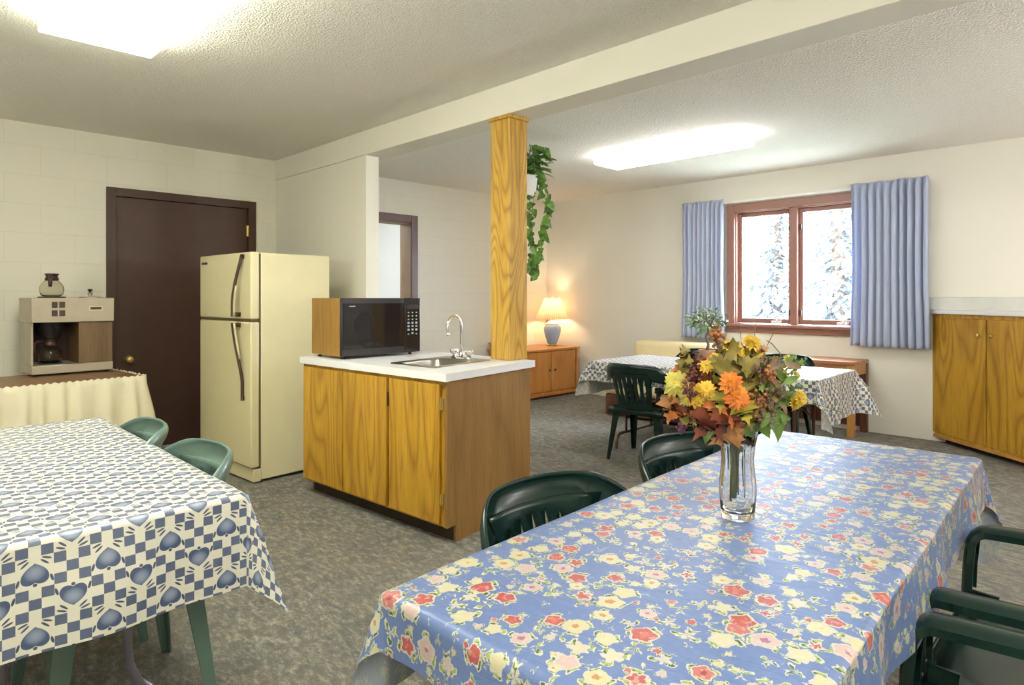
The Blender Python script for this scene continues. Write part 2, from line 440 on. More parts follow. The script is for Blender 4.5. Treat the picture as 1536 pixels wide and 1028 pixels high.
# ------------------------------------------------------------------ setting
UL, UR, VF, VB = -6.1, 3.0, -2.5, 6.8
struct(build(MB().box(UL - .3, UR + .2, VF - .2, VB + .2, -.1, 0), 'floor', M['carpet']))
struct(build(MB().box(UL - .3, UR + .2, VF - .2, VB + .2, CEIL, CEIL + .1), 'ceiling', M['ceil']))
def holed(axis, p0, p1, a0, a1, holes, mat, name):
    A = sorted({a0, a1, *[h[0] for h in holes], *[h[1] for h in holes]})
    Z = sorted({0, CEIL, *[h[2] for h in holes], *[h[3] for h in holes]})
    mb = MB()
    for i in range(len(A) - 1):
        for j in range(len(Z) - 1):
            ca, cz = (A[i] + A[i + 1]) / 2, (Z[j] + Z[j + 1]) / 2
            if any(h[0] < ca < h[1] and h[2] < cz < h[3] for h in holes): continue
            if axis == 'x': mb.box(p0, p1, A[i], A[i + 1], Z[j], Z[j + 1])
            else: mb.box(A[i], A[i + 1], p0, p1, Z[j], Z[j + 1])
    return struct(build(mb, name, mat))
D1 = (1.365, 2.608, 2.212); D2 = (3.45, 4.522, 2.249)
holed('x', UL - .2, UL, VF, VB + .2, [(D1[0] + .06, D1[1] - .06, 0, D1[2] - .06), (D2[0] + .06, D2[1] - .06, 0, D2[2] - .07)], M['block'], 'wall_left')
W = (-3.372, -1.92, .955, 2.33)
holed('y', VB, VB + .2, UL, UR + .2, [(W[0] + .07, W[1] - .07, W[2] + .05, W[3] - .07)], M['paint'], 'wall_back')
holed('x', UR, UR + .2, VF, VB, [], M['paint'], 'wall_right')
holed('y', VF - .2, VF, UL, UR + .2, [], M['paint'], 'wall_front')
struct(build(MB().box(UL + .001, -4.475, 2.812, 2.932, 0, 2.447), 'wall_partition', M['paint']))
struct(build(MB().box(UL + .001, UR - .001, 2.8, 3.01, 2.445, CEIL - .001), 'trim_1', M['paint'], bevel=.004))
# room beyond the second door
r_ = MB(); r_.box(-9.2, UL - .301, 2.4, 2.5, 0, CEIL).box(-9.2, UL - .301, 5.6, 5.7, 0, CEIL).box(-9.3, -9.2, 2.4, 5.7, 0, CEIL)
struct(build(r_, 'wall_hall', M['white_paint']))
struct(build(MB().box(-9.3, UL - .301, 2.4, 5.7, CEIL, CEIL + .1), 'ceiling_hall', M['white_paint']))
struct(build(MB().box(-9.3, UL - .301, 2.4, 5.7, -.1, 0), 'floor_hall', M['carpet']))

# door 1 (closed, brown)
d = struct(thing('door_1', 'closed dark brown door behind the refrigerator', 'door', (UL, 1.98, 0))); 
v0, v1, zt = D1
f = MB(); f.box(UL - .12, UL + .018, v0, v0 + .07, 0, zt).box(UL - .12, UL + .018, v1 - .07, v1, 0, zt).box(UL - .12, UL + .018, v0 + .07, v1 - .07, zt - .07, zt)
f.box(UL - .12, UL - .056, v0 + .07, v1 - .07, zt - .1, zt - .07).box(UL - .12, UL - .056, v0 + .07, v0 + .1, 0, zt - .1).box(UL - .12, UL - .056, v1 - .1, v1 - .07, 0, zt - .1)
build(f, 'door_frame', M['frame_brown'], d, bevel=.002, world=True)
build(MB().box(UL - .055, UL - .012, v0 + .0725, v1 - .0725, .004, zt - .0725), 'door_panel', M['door_brown'], d, bevel=.003, world=True)
k = MB().lathe([(.034, -.012), (.034, -.004), (.014, .0), (.012, .025), (.026, .034), (.031, .048), (.026, .062), (.008, .066)], 24, (UL, 1.529, .775), axis='x')
build(k, 'door_knob', M['brass'], d, smooth=True, world=True)
for zz in (.3, 1.15, 1.93):
    build(MB().box(UL - .014, UL + .004, v1 - .085, v1 - .06, zz - .05, zz + .05).lathe([(.007, -.052), (.007, .052)], 10, (UL + .005, v1 - .073, zz)), 'hinge', M['brass'], d, world=True)
# door 2 (open doorway)
d = struct(thing('door_2', 'open brown-framed doorway seen past the partition end', 'door', (UL, 4.0, 0)))
v0, v1, zt = D2
f = MB()
for a, b in ((v0, v0 + .09), (v1 - .09, v1)): f.box(UL - .01, UL + .022, a, b, 0, zt)
f.box(UL - .01, UL + .022, v0 + .09, v1 - .09, zt - .09, zt)
build(f, 'door_casing', M['frame_mauve'], d, bevel=.006, world=True)
f = MB().box(UL - .22, UL - .011, v0 + .06, v0 + .085, 0, zt - .07).box(UL - .22, UL - .011, v1 - .085, v1 - .06, 0, zt - .07).box(UL - .22, UL - .011, v0 + .085, v1 - .085, zt - .095, zt - .07)
build(f, 'door_jamb', plain('brown_jamb', rgb(150, 122, 92), .5), d, bevel=.003, world=True)
o = build(MB().box(-8.6, -7.2, 3.6, 4.0, CEIL - .09, CEIL - .001), 'hall_fill_light', emis('hall_fill_glow', (.93, .97, 1, 1), 5)); tag(o, 'added hidden light brightening the white room beyond the open doorway', 'light')  # hidden emitter added so the room past the doorway looks bright

# window
w = struct(thing('window_1', 'two-sash brown wood window between the blue curtains', 'window', (-2.65, VB, W[2])))
u0, u1, z0, z1 = W
f = MB()
f.box(u0, u0 + .09, VB - .03, VB + .02, z0, z1).box(u1 - .09, u1, VB - .03, VB + .02, z0, z1).box(u0 + .09, u1 - .09, VB - .03, VB + .02, z1 - .09, z1)
build(f, 'window_casing', M['window_brown'], w, bevel=.006, world=True)
build(MB().box(u0 - .03, u1 + .03, VB - .07, VB + .16, z0 + .02, z0 + .05).box(u0, u1, VB - .022, VB, z0 - .045, z0 + .02), 'window_sill', M['window_brown'], w, bevel=.005, world=True)
f = MB(); a0, a1, b0, b1 = u0 + .07, u1 - .07, z0 + .05, z1 - .07
f.box(a0, a0 + .03, VB, VB + .16, b0, b1).box(a1 - .03, a1, VB, VB + .16, b0, b1).box(a0, a1, VB, VB + .16, b1 - .03, b1)
cm = (a0 + a1) / 2
f.box(cm - .035, cm + .035, VB, VB + .16, b0, b1)
build(f, 'window_frame', M['window_brown'], w, bevel=.004, world=True)
for (s0, s1) in ((a0 + .03, cm - .035), (cm + .035, a1 - .03)):
    zz0, zz1 = b0 + .01, b1 - .03; yy = VB + .06
    m = MB().box(s0, s0 + .04, yy, yy + .04, zz0, zz1).box(s1 - .04, s1, yy, yy + .04, zz0, zz1).box(s0 + .04, s1 - .04, yy, yy + .04, zz0, zz0 + .05).box(s0 + .04, s1 - .04, yy, yy + .04, zz1 - .045, zz1)
    sash = build(m, 'window_sash', M['window_brown'], w, bevel=.004, world=True)
    build(MB().box(s0 + .03, s1 - .03, yy + .018, yy + .022, zz0 + .04, zz1 - .04), 'pane', M['pane'], sash, world=True)
    cu = s1 - .16
    build(MB().box(cu - .05, cu + .05, yy - .035, yy, zz0 + .005, zz0 + .03).tube([(cu, yy - .03, zz0 + .02), (cu + .03, yy - .05, zz0 + .05), (cu + .06, yy - .06, zz0 + .085)], .008, 8), 'window_crank', M['white_metal'], sash, world=True)
    for zl in (zz0 + .12, zz1 - .2):
        xl = s1 - .02 if s0 < cm - .1 and s1 < cm else s0 + .02
        build(MB().box(xl - .012, xl + .012, yy - .02, yy, zl - .03, zl + .03), 'latch', M['trim_dark'], sash, world=True)
struct(build(MB().box(-1.43, UR - .001, VB - .018, VB - .001, 1.185, 1.3), 'trim_2', M['ledge'], bevel=.004))

# ------------------------------------------------------------------ oak post
pst = thing('wooden_post', 'square oak post rising from the sink counter to the ceiling beam', 'post', (-2.91, 2.88, .906))
build(MB().box(-2.995, -2.825, 2.802, 2.962, .9065, 2.42), 'shaft', M['oak_post'], pst, bevel=.004, world=True)
build(MB().box(-3.008, -2.812, 2.789, 2.975, 2.42, 2.444), 'cap', M['oak_post'], pst, bevel=.004, world=True)

# ------------------------------------------------------------------ island (slightly skewed to the room)
N0 = Vector((-2.578, 2.095, 0)); A_ = Vector((-1, -.059, 0)).normalized(); B_ = Vector((-.186, .98, 0)).normalized()
def isl(a, b, z): return N0 + A_ * a + B_ * b + Vector((0, 0, z))
CT = .905
top = thing('countertop', 'white laminate countertop on the oak sink cabinet', 'countertop', tuple(isl(.7, .43, CT - .04)))
sa0, sa1, sb0, sb1 = .24, .60, .16, .58
La, Lb = 1.43, .865
m = MB()
A4 = [0, sa0, sa1, La]; B4 = [0, sb0, sb1, Lb]
for i in range(3):
    for j in range(3):
        if i == 1 and j == 1: continue
        m.box(A4[i], A4[i + 1], B4[j], B4[j + 1], CT - .012, CT, isl)
m.box(0, La, 0, .02, CT - .042, CT - .012, isl).box(0, La, Lb - .02, Lb, CT - .042, CT - .012, isl).box(0, .02, .02, Lb - .02, CT - .042, CT - .012, isl).box(La - .02, La, .02, Lb - .02, CT - .042, CT - .012, isl)
build(m, 'laminate_top', M['laminate'], top, world=True)
cab = thing('sink_cabinet', 'golden oak base cabinet with three plain doors under the white counter', 'cabinet', tuple(isl(.7, .43, 0)))
a0, a1, b0, b1 = .02, La - .02, .03, Lb - .03
zt = CT - .013
m = MB().box(a0 + .02, a1, b0 + .002, b0 + .02, zt - .07, zt - .03, isl)
m.box(a0 + .02, a0 + .05, b0 + .002, b0 + .02, .1, zt - .07, isl).box(a1 - .03, a1, b0 + .002, b0 + .02, .1, zt - .07, isl)
for aa in (.50, .96): m.box(aa - .02, aa + .02, b0 + .002, b0 + .02, .1, zt - .07, isl)
m.box(a0 + .02, a1, b0 + .002, b0 + .02, .09, .1, isl)
build(m, 'face_frame', M['oak'], cab, bevel=.002, world=True)
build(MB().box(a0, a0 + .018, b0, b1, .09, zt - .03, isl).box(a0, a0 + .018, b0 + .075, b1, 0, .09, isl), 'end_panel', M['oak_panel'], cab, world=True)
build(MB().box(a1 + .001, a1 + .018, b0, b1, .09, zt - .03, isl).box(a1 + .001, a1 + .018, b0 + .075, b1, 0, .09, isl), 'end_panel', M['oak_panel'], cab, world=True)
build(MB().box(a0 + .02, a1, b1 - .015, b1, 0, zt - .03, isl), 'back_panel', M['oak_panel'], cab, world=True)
build(MB().box(a0 + .02, a1, b0 + .075, b0 + .09, 0, .09, isl), 'toe_kick', M['kick'], cab, world=True)
build(MB().box(a0 + .02, a1, b0 + .091, b1 - .02, .09, .1, isl), 'bottom_panel', M['oak_panel'], cab, world=True)
dr = [(a0 + .045, .49), (.515, .945), (.955, a1 - .005)]
for i, (p, q_) in enumerate(dr):
    dd = build(MB().box(p, q_, b0 - .018, b0, .105, zt - .05, isl), 'door', M['oak'], cab, bevel=.003, world=True)
    if i == 0:
        for zz in (.24, .74):
            build(MB().box(p - .022, p - .002, b0 - .006, b0 + .003, zz - .03, zz + .03, isl).tube([isl(p - .006, b0 - .01, zz - .033), isl(p - .006, b0 - .01, zz + .033)], .006, 8), 'hinge', M['brass'], dd, world=True)
    if i == 2 or i == 1:
        build(MB().box(p - .008, p, b0 - .012, b0 - .004, .68, .76, isl), 'finger_catch', M['trim_dark'], dd, world=True)
# sink
sk = thing('sink', 'stainless steel bar sink set into the white counter', 'sink', tuple(isl(.42, .37, CT)))
m = MB()
def rr(ca, cb, ha, hb, r, z, n=5):
    pts = []
    for sx, sy, a_ in ((1, 1, 0), (-1, 1, pi / 2), (-1, -1, pi), (1, -1, 3 * pi / 2)):
        for k in range(n + 1):
            t_ = a_ + pi / 2 * k / n
            pts.append(isl(ca + sx * (ha - r) + r * cos(t_), cb + sy * (hb - r) + r * sin(t_), z))
    return pts
ca, cb = (sa0 + sa1) / 2, (sb0 + sb1) / 2
loops = [rr(ca, cb + .03, .205, .27, .02, CT + .0005), rr(ca, cb + .03, .203, .268, .02, CT + .005), rr(ca, cb - .035, .158, .165, .05, CT + .004), rr(ca, cb - .035, .15, .157, .05, CT - .006), rr(ca, cb - .035, .14, .147, .05, CT - .13), rr(ca, cb - .035, .12, .127, .05, CT - .145), rr(ca, cb - .035, .01, .01, .009, CT - .15)]
n = len(loops[0])
for L in loops: m.v += L
for j in range(len(loops) - 1):
    for i in range(n): m.f.append((j * n + i, j * n + (i + 1) % n, (j + 1) * n + (i + 1) % n, (j + 1) * n + i))
m.f.append(tuple(range((len(loops) - 1) * n, len(loops) * n)))
build(m, 'basin', M['steel'], sk, smooth=True, world=True)
dz = isl(ca, cb - .035, CT - .148)
build(MB().lathe([(.03, 0), (.03, .003), (.02, .004), (.018, .001)], 20, dz), 'drain', M['chrome'], sk, world=True, smooth=True)
# faucet
fb = isl(ca - .02, .57, CT + .005)
fc = thing('faucet', 'chrome gooseneck faucet with clear knobs behind the sink basin', 'faucet', tuple(fb))
m = MB().grid(1, 1, lambda a, b: (0, 0, 0)); m = MB()
pl = []
for k in range(24):
    t_ = 2 * pi * k / 24; pl.append((.095 * cos(t_) if abs(cos(t_)) > 0 else 0, .028 * sin(t_)))
m.prism([(fb.x + x, fb.y + y) for x, y in pl], fb.z, fb.z + .016)
build(m, 'base_plate', M['chrome'], fc, bevel=.003, world=True)
pts = [fb + Vector((0, 0, z)) for z in (.016, .1, .2)]
for k in range(1, 11):
    a = pi * k / 10 * 1.05; pts.append(fb + Vector((.01 * (1 - cos(a)), -.065 * (1 - cos(a)), .2 + .075 * sin(a))))
pts.append(pts[-1] + Vector((0, .006, -.03)))
build(MB().tube(pts, [.0085] * len(pts), 12).lathe([(.016, .014), (.016, .04), (.010, .05)], 16, fb), 'spout', M['chrome'], fc, smooth=True, world=True)
build(MB().tube([pts[-1] + Vector((0, 0, .012)), pts[-1] - Vector((0, 0, .008))], .0115, 12), 'aerator', M['chrome'], fc, smooth=True, world=True)
for s_ in (-1, 1):
    c_ = fb + Vector((.07 * s_, 0, 0))
    build(MB().lathe([(.012, .016), (.010, .028), (.022, .032), (.027, .045), (.024, .06), (.01, .064)], 8, c_), 'handle', M['acrylic'], fc, world=True)

# microwave
mw = thing('microwave', 'black microwave oven with wood-grain sides on the white counter', 'microwave', (-3.81, 2.39, CT), 0)
mx0, mx1, my0, my1, mz0, mz1 = -3.985, -3.625, 2.085, 2.70, CT + .018, CT + .39
build(MB().box(mx0, mx1, my0, my1, mz0, mz1), 'case', M['micro_wood'], mw, bevel=.004, world=True)
fr = build(MB().box(mx1, mx1 + .022, my0, my1 - .135, mz0, mz1), 'door', M['black'], mw, bevel=.006, world=True)
build(MB().box(mx1 + .022, mx1 + .0245, my0 + .012, my1 - .14, mz0 + .045, mz1 - .035), 'door_glass', M['blackgloss'], fr, world=True)
cp = build(MB().box(mx1, mx1 + .022, my1 - .133, my1, mz0, mz1), 'control_panel', M['blackgloss'], mw, bevel=.006, world=True)
build(MB().box(mx1 + .022, mx1 + .0235, my1 - .115, my1 - .018, mz1 - .075, mz1 - .045), 'display', plain('display_grey', rgb(58, 56, 62), .2), cp, world=True)
for r in range(8):
    for c_ in range(3):
        if r == 6 and c_ != 1: continue
        if r == 7 and c_ == 1: continue
        yy = my1 - .1 + c_ * .033; zz = mz1 - .1 - (r if r < 7 else 6.3) * .0235
        s_ = .008 if r in (3, 4, 5, 6) else .0055
        build(MB().box(mx1 + .022, mx1 + .0236, yy - s_, yy + s_, zz - s_ * .8, zz + s_ * .8), 'button', M['button'], cp, world=True)
build(MB().box(mx1 + .0245, mx1 + .0252, my0 + .055, my0 + .1, mz1 - .056, mz1 - .049), 'badge', M['button'], fr, world=True)
for x, y in ((mx0 + .04, my0 + .04), (mx1 - .03, my0 + .04), (mx0 + .04, my1 - .05), (mx1 - .03, my1 - .05)):
    build(MB().lathe([(.012, 0), (.014, .018)], 12, (x, y, CT)), 'foot', M['black'], mw, world=True)

# ------------------------------------------------------------------ refrigerator
fa = Vector((-1.807, 4.427)); fu = (fa.x - fa.y) / R2; fv = (fa.x + fa.y) / R2
FR = math.radians(3.0)
fg = thing('refrigerator', 'almond two-door refrigerator standing in front of the brown door', 'refrigerator', (fu, fv, 0), FR)
W_, D_, HF = .845, .62, 1.617     # local: x<0 goes left along front, y>0 to the rear
build(MB().box(-W_, 0, .075, D_, .02, HF - .004), 'body', M['fridge_side'], fg, bevel=.008)
build(MB().box(-W_, 0, .02, .074, .012, .1), 'base_grille', M['fridge'], fg, bevel=.004)
build(MB().box(-W_ + .006, -.006, .064, .0745, .1, HF - .01), 'gasket', M['gasket'], fg)
for nm, zz0, zz1 in (('freezer_door', 1.145, HF), ('door', .112, 1.128)):
    dd = build(MB().box(-W_, 0, 0, .064, zz0, zz1), nm, M['fridge'], fg, bevel=.012, seg=3)
    hx_ = -.155
    if nm == 'freezer_door':
        pts = [(hx_ + .05 - .055 * sin(pi * .5 * max(0, min(1, (1.55 - z) / .34))), -.012 - .045 * max(0, sin(pi * .5 * min(1, (HF - z) / .38))), z) for z in [HF - .015 - i * .0365 for i in range(13)]]
    else:
        pts = [(hx_ + .05 - .055 * cos(pi * .5 * max(0, min(1, (1.12 - z) / .36))), -.057 + .045 * min(1, max(0, (1.12 - z) / .42)), z) for z in [1.12 - i * .042 for i in range(14)]]
    n_ = len(pts); mb = MB()
    for i, (x, y, z) in enumerate(pts): mb.v += [Vector((x - .011, y - .006, z)), Vector((x + .011, y - .006, z)), Vector((x + .011, y + .008, z)), Vector((x - .011, y + .008, z))]
    for i in range(n_ - 1):
        for k in range(4): mb.f.append((i * 4 + k, i * 4 + (k + 1) % 4, i * 4 + 4 + (k + 1) % 4, i * 4 + 4 + k))
    mb.f += [(0, 1, 2, 3), tuple(n_ * 4 - 4 + k for k in (3, 2, 1, 0))]
    mb.box(pts[0][0] - .01, pts[0][0] + .01, -.05 if nm == 'door' else -.014, .002, pts[0][2] - .03, pts[0][2])
    mb.box(pts[-1][0] - .01, pts[-1][0] + .01, -.05 if nm != 'door' else -.014, .002, pts[-1][2], pts[-1][2] + .03)
    h = build(mb, 'handle', M['trim_dark'], dd, smooth=True)
    mb = MB()
    sel = [p for p in pts if (p[2] < 1.40 and nm != 'door') or (p[2] > .86 and nm == 'door')]
    mb.tube([(x + .022, y + .004, z) for x, y, z in sel], .009, 8)
    build(mb, 'handle_trim', M['badge'], h, smooth=True)
    if nm == 'freezer_door':
        build(MB().box(-W_ + .04, -W_ + .14, -.003, .001, HF - .068, HF - .05), 'badge', M['trim_dark'], dd)
build(MB().box(-W_ + .004, -.004, .004, .06, 1.1285, 1.1445), 'divider_trim', M['gasket'], fg)

# ------------------------------------------------------------------ corner cabinet on the right
cc = thing('corner_cabinet', 'tall golden oak cabinet with two doors and brass knobs at the right wall', 'cabinet', (-.9, 6.5, 0))
P0 = Vector((-1.405, 6.79)); dirn = Vector((.727, -.62)).normalized(); nrm = Vector((-dirn.y, dirn.x))  # nrm points to the back-right
LF = 1.62; P1 = P0 + dirn * LF
def cf(s, t_, z): p = P0 + dirn * s + nrm * t_; return Vector((p.x, p.y, z))
inn = nrm if (nrm.y > 0) else -nrm
def cfi(s, t_, z): p = P0 + dirn * s + inn * t_; return Vector((p.x, p.y, z))
def poly(off_f, ext=0):
    q0 = P0 + inn * off_f; q1 = P1 + inn * off_f
    # q0 pushed to wall
    s0 = (6.797 - q0.y) / dirn.y; q0 = q0 + dirn * s0
    return [(q0.x, q0.y), (q1.x, q1.y), (1.2, q1.y), (1.2, 6.797)]
build(MB().prism(poly(.02), .06, 1.15), 'carcass', M['oak'], cc, world=True)
build(MB().prism(poly(.07), 0, .059), 'toe_kick', M['kick'], cc, world=True)
build(MB().box(.02, LF, 0, .019, .06, .085, cfi).box(.0, LF, 0, .019, 1.118, 1.15, cfi).box(.0, .028, .001, .0185, .085, 1.118, cfi), 'face_frame', M['oak'], cc, world=True)
build(MB().box(.02, LF, -.012, .0, .045, .07, cfi), 'base_moulding', M['leg_wood'], cc, bevel=.003, world=True)
for i, (s0, s1) in enumerate(((.03, .585), (.60, 1.155), (1.17, 1.6))):
    dd = build(MB().box(s0, s1, 0, .018, .087, 1.116, cfi), 'door', M['oak'], cc, bevel=.003, world=True)
    if i < 2:
        ks = s1 - .06 if i == 0 else s0 + .06; kp = cfi(ks, 0, .985)
        mb = MB().lathe([(.008, 0), (.006, .012), (.015, .018), (.016, .026), (.008, .031)], 16)
        mb.xform(Matrix.Translation(kp) @ Vector((0, 0, 1)).rotation_difference(Vector((-inn.x, -inn.y, 0))).to_matrix().to_4x4())
        build(mb, 'knob', M['brass'], dd, smooth=True, world=True)
ct = build(MB().prism([(x, y) for x, y in poly(-.025)], 1.151, 1.186), 'cabinet_countertop', M['laminate'], bevel=.004, loc=(-.9, 6.5, 1.151))
tag(ct, 'white laminate top on the tall oak corner cabinet', 'countertop')

# ------------------------------------------------------------------ ceiling lights
def light(name, label, u0, u1, v0, v1, dm):
    L = thing(name, label, 'light', ((u0 + u1) / 2, (v0 + v1) / 2, CEIL), 0, None)
    build(MB().box(u0 + .02, u1 - .02, v0 + .03, v1 - .03, CEIL - .035, CEIL - .0005), 'pan', M['light_pan'], L, world=True)
    build(MB().box(u0, u1, v0, v1, CEIL - .095, CEIL - .0355), 'diffuser', dm, L, bevel=.006, world=True)
light('ceiling_light', 'bright fluorescent ceiling light over the left table', -3.69, -2.2, .55, 1.03, M['diffuser'])
lt = (-3.71, -2.33, 4.80, 5.17)
light('ceiling_light', 'long white fluorescent ceiling light over the far table', *lt, M['diffuser2'])
light('ceiling_light', 'added unseen fill light behind the viewer on the near side of the beam', .1, 1.6, .3, .78, M['diffuser'])  # extra fixture added out of view to raise the overall brightness
light('ceiling_light', 'added unseen fill light near the right end of the window wall', .7, 2.1, 4.8, 5.17, M['diffuser2'])  # extra fixture added out of view as fill for the far room

def add_fill_uplight(x, y, label, e, col):  # unseen uplight added to brighten the ceiling and soften the room light
    t_ = thing('fill_uplight', label, 'lamp', (x, y, 0))
    build(MB().lathe([(.14, 0), (.14, .02), (.02, .035)], 28), 'base', M['black'], t_, smooth='auto')
    build(MB().lathe([(.012, .034), (.012, 1.55)], 12), 'pole', M['black'], t_, smooth='auto')
    build(MB().lathe([(.02, 1.55), (.10, 1.58), (.17, 1.66), (.172, 1.66), (.10, 1.575), (.02, 1.545)], 28, closed=True), 'bowl', M['white_metal'], t_, smooth='auto')
    l_ = bpy.data.lights.new('fill_uplight_source', 'POINT'); l_.energy = e; l_.color = col; l_.shadow_soft_size = .06
    o_ = bpy.data.objects.new('fill_uplight_source', l_); COL.objects.link(o_); o_.parent = t_; o_.location = (0, 0, 1.68)
add_fill_uplight(1.1, -1.1, 'added unseen fill uplight to the right behind the viewer', 16, (.97, .99, 1))
add_fill_uplight(-1.6, -1.9, 'added unseen fill uplight in the kitchen corner behind the viewer', 36, (.98, 1, .93))
add_fill_uplight(1.7, 4.3, 'added unseen fill uplight at the right end of the far room', 38, (1, .97, 1))

# ------------------------------------------------------------------ curtains
def curtain(u0, u1, label, npl, seed, pinch):
    rnd = random.Random(seed); z1, z0 = 2.39, .83
    NU, NV = npl * 10, 40; ph = [rnd.uniform(-.6, .6) for _ in range(npl + 2)]; am = [rnd.uniform(.7, 1.25) for _ in range(npl + 2)]
    def fn(a, b):
        z = z0 + (z1 - z0) * b; s = a * npl; i = int(min(s, npl - 1e-6))
        top_ = max(0, (z - (z1 - .13)) / .13)
        A = .033 * am[i] * (1 - .55 * top_) * (1 + .1 * (1 - b))
        y = VB - .095 + A * sin(2 * pi * s) + .006 * sin(2 * pi * s * 2.3 + ph[i])
        pin = math.exp(-((z - (z1 - .12)) / .035) ** 2) * pinch
        y += pin * .012 * cos(2 * pi * s)
        u = u0 + (u1 - u0) * (a + (.012 * sin(2 * pi * s + 1) / 1) * (1 - top_))
        wid = 1 + .05 * (1 - b) - .04 * math.exp(-((b - .45) / .3) ** 2)
        u = (u0 + u1) / 2 + (u - (u0 + u1) / 2) * wid
        return (u, y, z + .004 * sin(s * 2.1))
    o = build(MB().grid(NU, NV, fn), 'curtain', M['curtain'], smooth=True, solid=.004, loc=((u0 + u1) / 2, VB - .1, z0))
    o.data.uv_layers.new(name='UVMap')
    tag(o, label, 'curtain', None)
curtain(-3.885, -3.375, 'narrow pale blue pleated curtain left of the window, behind the small potted tree', 9, 3, 1)
curtain(-2.06, -1.42, 'pale blue pleated curtain covering the right end of the window', 10, 9, 1)
rod = build(MB().box(-3.9, -1.46, VB - .06, VB - .035, 2.34, 2.365).box(-3.9, -3.87, VB - .06, VB - .001, 2.34, 2.365).box(-1.49, -1.46, VB - .06, VB - .001, 2.34, 2.365), 'curtain_rod', M['white_metal'], loc=(-2.65, VB - .05, 2.35)); tag(rod, 'thin white curtain track above the window', 'curtain rod')

# ------------------------------------------------------------------ tablecloths
def cloth(name, label, mat, c, rz, L, Wd, zt, ov, seed=1, flare=.6, wave=.012, step=.022, crease=0, swap=False):
    """L along local x, Wd along local y; ov = overhang (x-, x+, y-, y+)"""
    rnd = random.Random(seed)
    def ticks(h, o0, o1):
        t_ = []; x = -h - o0
        n = max(2, round((2 * h + o0 + o1) / step))
        t_ = [-h - o0 + (2 * h + o0 + o1) * i / n for i in range(n + 1)]
        for e in (-h, h): # snap
            i = min(range(len(t_)), key=lambda k: abs(t_[k] - e)); t_[i] = e
        for e in (-h - .012, h + .012):
            t_.append(e)
        return sorted(t_)
    X = ticks(L / 2, ov[0], ov[1]); Y = ticks(Wd / 2, ov[2], ov[3])
    r0 = .012; ph = [rnd.uniform(0, 6.28) for _ in range(8)]
    mb = MB(); uvs = []
    for y in Y:
        for x in X:
            ax = max(abs(x) - L / 2, 0) * (1 if x > 0 else -1); by = max(abs(y) - Wd / 2, 0) * (1 if y > 0 else -1)
            px, py = max(-L / 2, min(L / 2, x)), max(-Wd / 2, min(Wd / 2, y))
            r = hypot(ax, by); z = zt
            if r > 1e-6:
                th = atan2(abs(by), abs(ax)); k = sin(2 * th)
                al = flare * k ** 1.3
                rr_ = max(0, r - r0)
                dx, dy = ax / r, by / r
                wv = wave * min(1, r / .15) * (sin(9.0 * (x if abs(by) > abs(ax) else y) + ph[0]) + .6 * sin(21 * (x if abs(by) > abs(ax) else y) + ph[1]))
                outw = min(r, r0) + rr_ * sin(al) + (wv + wave * .9 * min(1, r / .15)) * (1 - k * .4)
                px += dx * outw; py += dy * outw
                z = zt - rr_ * cos(al) - .5 * min(r, r0)
                if k > .02:   # fold of the corner
                    tw = .0
                    px += -dy * tw; py += dx * tw
            else:
                z += .0012 * noise.noise(Vector((x * 5, y * 5, seed)))
                if crease:
                    for ln, (cx, amp) in enumerate(crease_x):
                        z += amp * math.exp(-((x - cx - .012 * sin(y * 7 + ln)) / .012) ** 2) * (.4 + .6 * abs(noise.noise(Vector((y * 3, ln, 1)))))
                    for ln, (cy, amp) in enumerate(crease_y):
                        z += amp * math.exp(-((y - cy - .01 * sin(x * 5 + ln)) / .010) ** 2) * (.4 + .6 * abs(noise.noise(Vector((x * 3, ln, 5)))))
                    n_ = noise.noise(Vector((x * 9, y * 20, 2))); z += .003 * max(0, n_ - .1)
            mb.v.append(Vector((px, py, z))); uvs.append((y, x) if swap else (x, y))
    nx = len(X)
    for j in range(len(Y) - 1):
        for i in range(nx - 1):
            a = j * nx + i; mb.f.append((a, a + 1, a + nx + 1, a + nx))
    o = build(mb, name, mat, smooth=True, uvs=uvs); o.location = c; o.rotation_euler = (0, 0, rz)
    return tag(o, label, 'tablecloth')
TZ = .7455
crease_x = [(-.62, .004), (-.2, .005), (.22, .005), (.5, .004), (.72, .003)]; crease_y = [(-.12, .003), (.14, .003)]

# folding table: top along local x
def folding_table(label, c, rz, L, Wd, tube, topmat, style):
    t_ = thing('folding_table', label, 'table', c, rz)
    build(MB().box(-L / 2 + .004, L / 2 - .004, -Wd / 2 + .004, Wd / 2 - .004, .712, .742), 'tabletop', topmat, t_, bevel=.004)
    for s in (-1, 1):
        x = s * (L / 2 - .22); mb = MB()
        if style == 'wide':      # two tubes that bend outward into feet
            for q_ in (-1, 1):
                pts = [(x, q_ * .14, .705), (x, q_ * .14, .32), (x, q_ * .145, .26), (x, q_ * .165, .21), (x, q_ * .20, .17), (x, q_ * .26, .125), (x, q_ * .31, .08), (x, q_ * .33, .03), (x, q_ * .332, .008)]
                mb.tube(pts, .0125, 12)
            mb.tube([(x, -.19, .18), (x, .19, .18)], .011, 10)
        else:                    # straight tubes on a low bowed bar
            yb = .30
            pts = [(x, -yb - .05, .008), (x, -yb - .05, .06), (x, -yb - .04, .10), (x, -yb, .13), (x, yb, .13), (x, yb + .04, .10), (x, yb + .05, .06), (x, yb + .05, .008)]
            mb.tube(pts, .0125, 12)
            for q_ in (-.2, .2): mb.tube([(x, q_, .13), (x, q_, .705)], .0115, 10)
        fr_ = build(mb, 'leg', tube, t_, smooth=True)
        build(MB().tube([(x, .1, .42), (x - s * .3, .05, .70)], .008, 8), 'brace', tube, fr_, smooth=True)
        build(MB().box(x - .03, x + .03, -.2, .2, .704, .712), 'leg_plate', tube, fr_)
    return t_
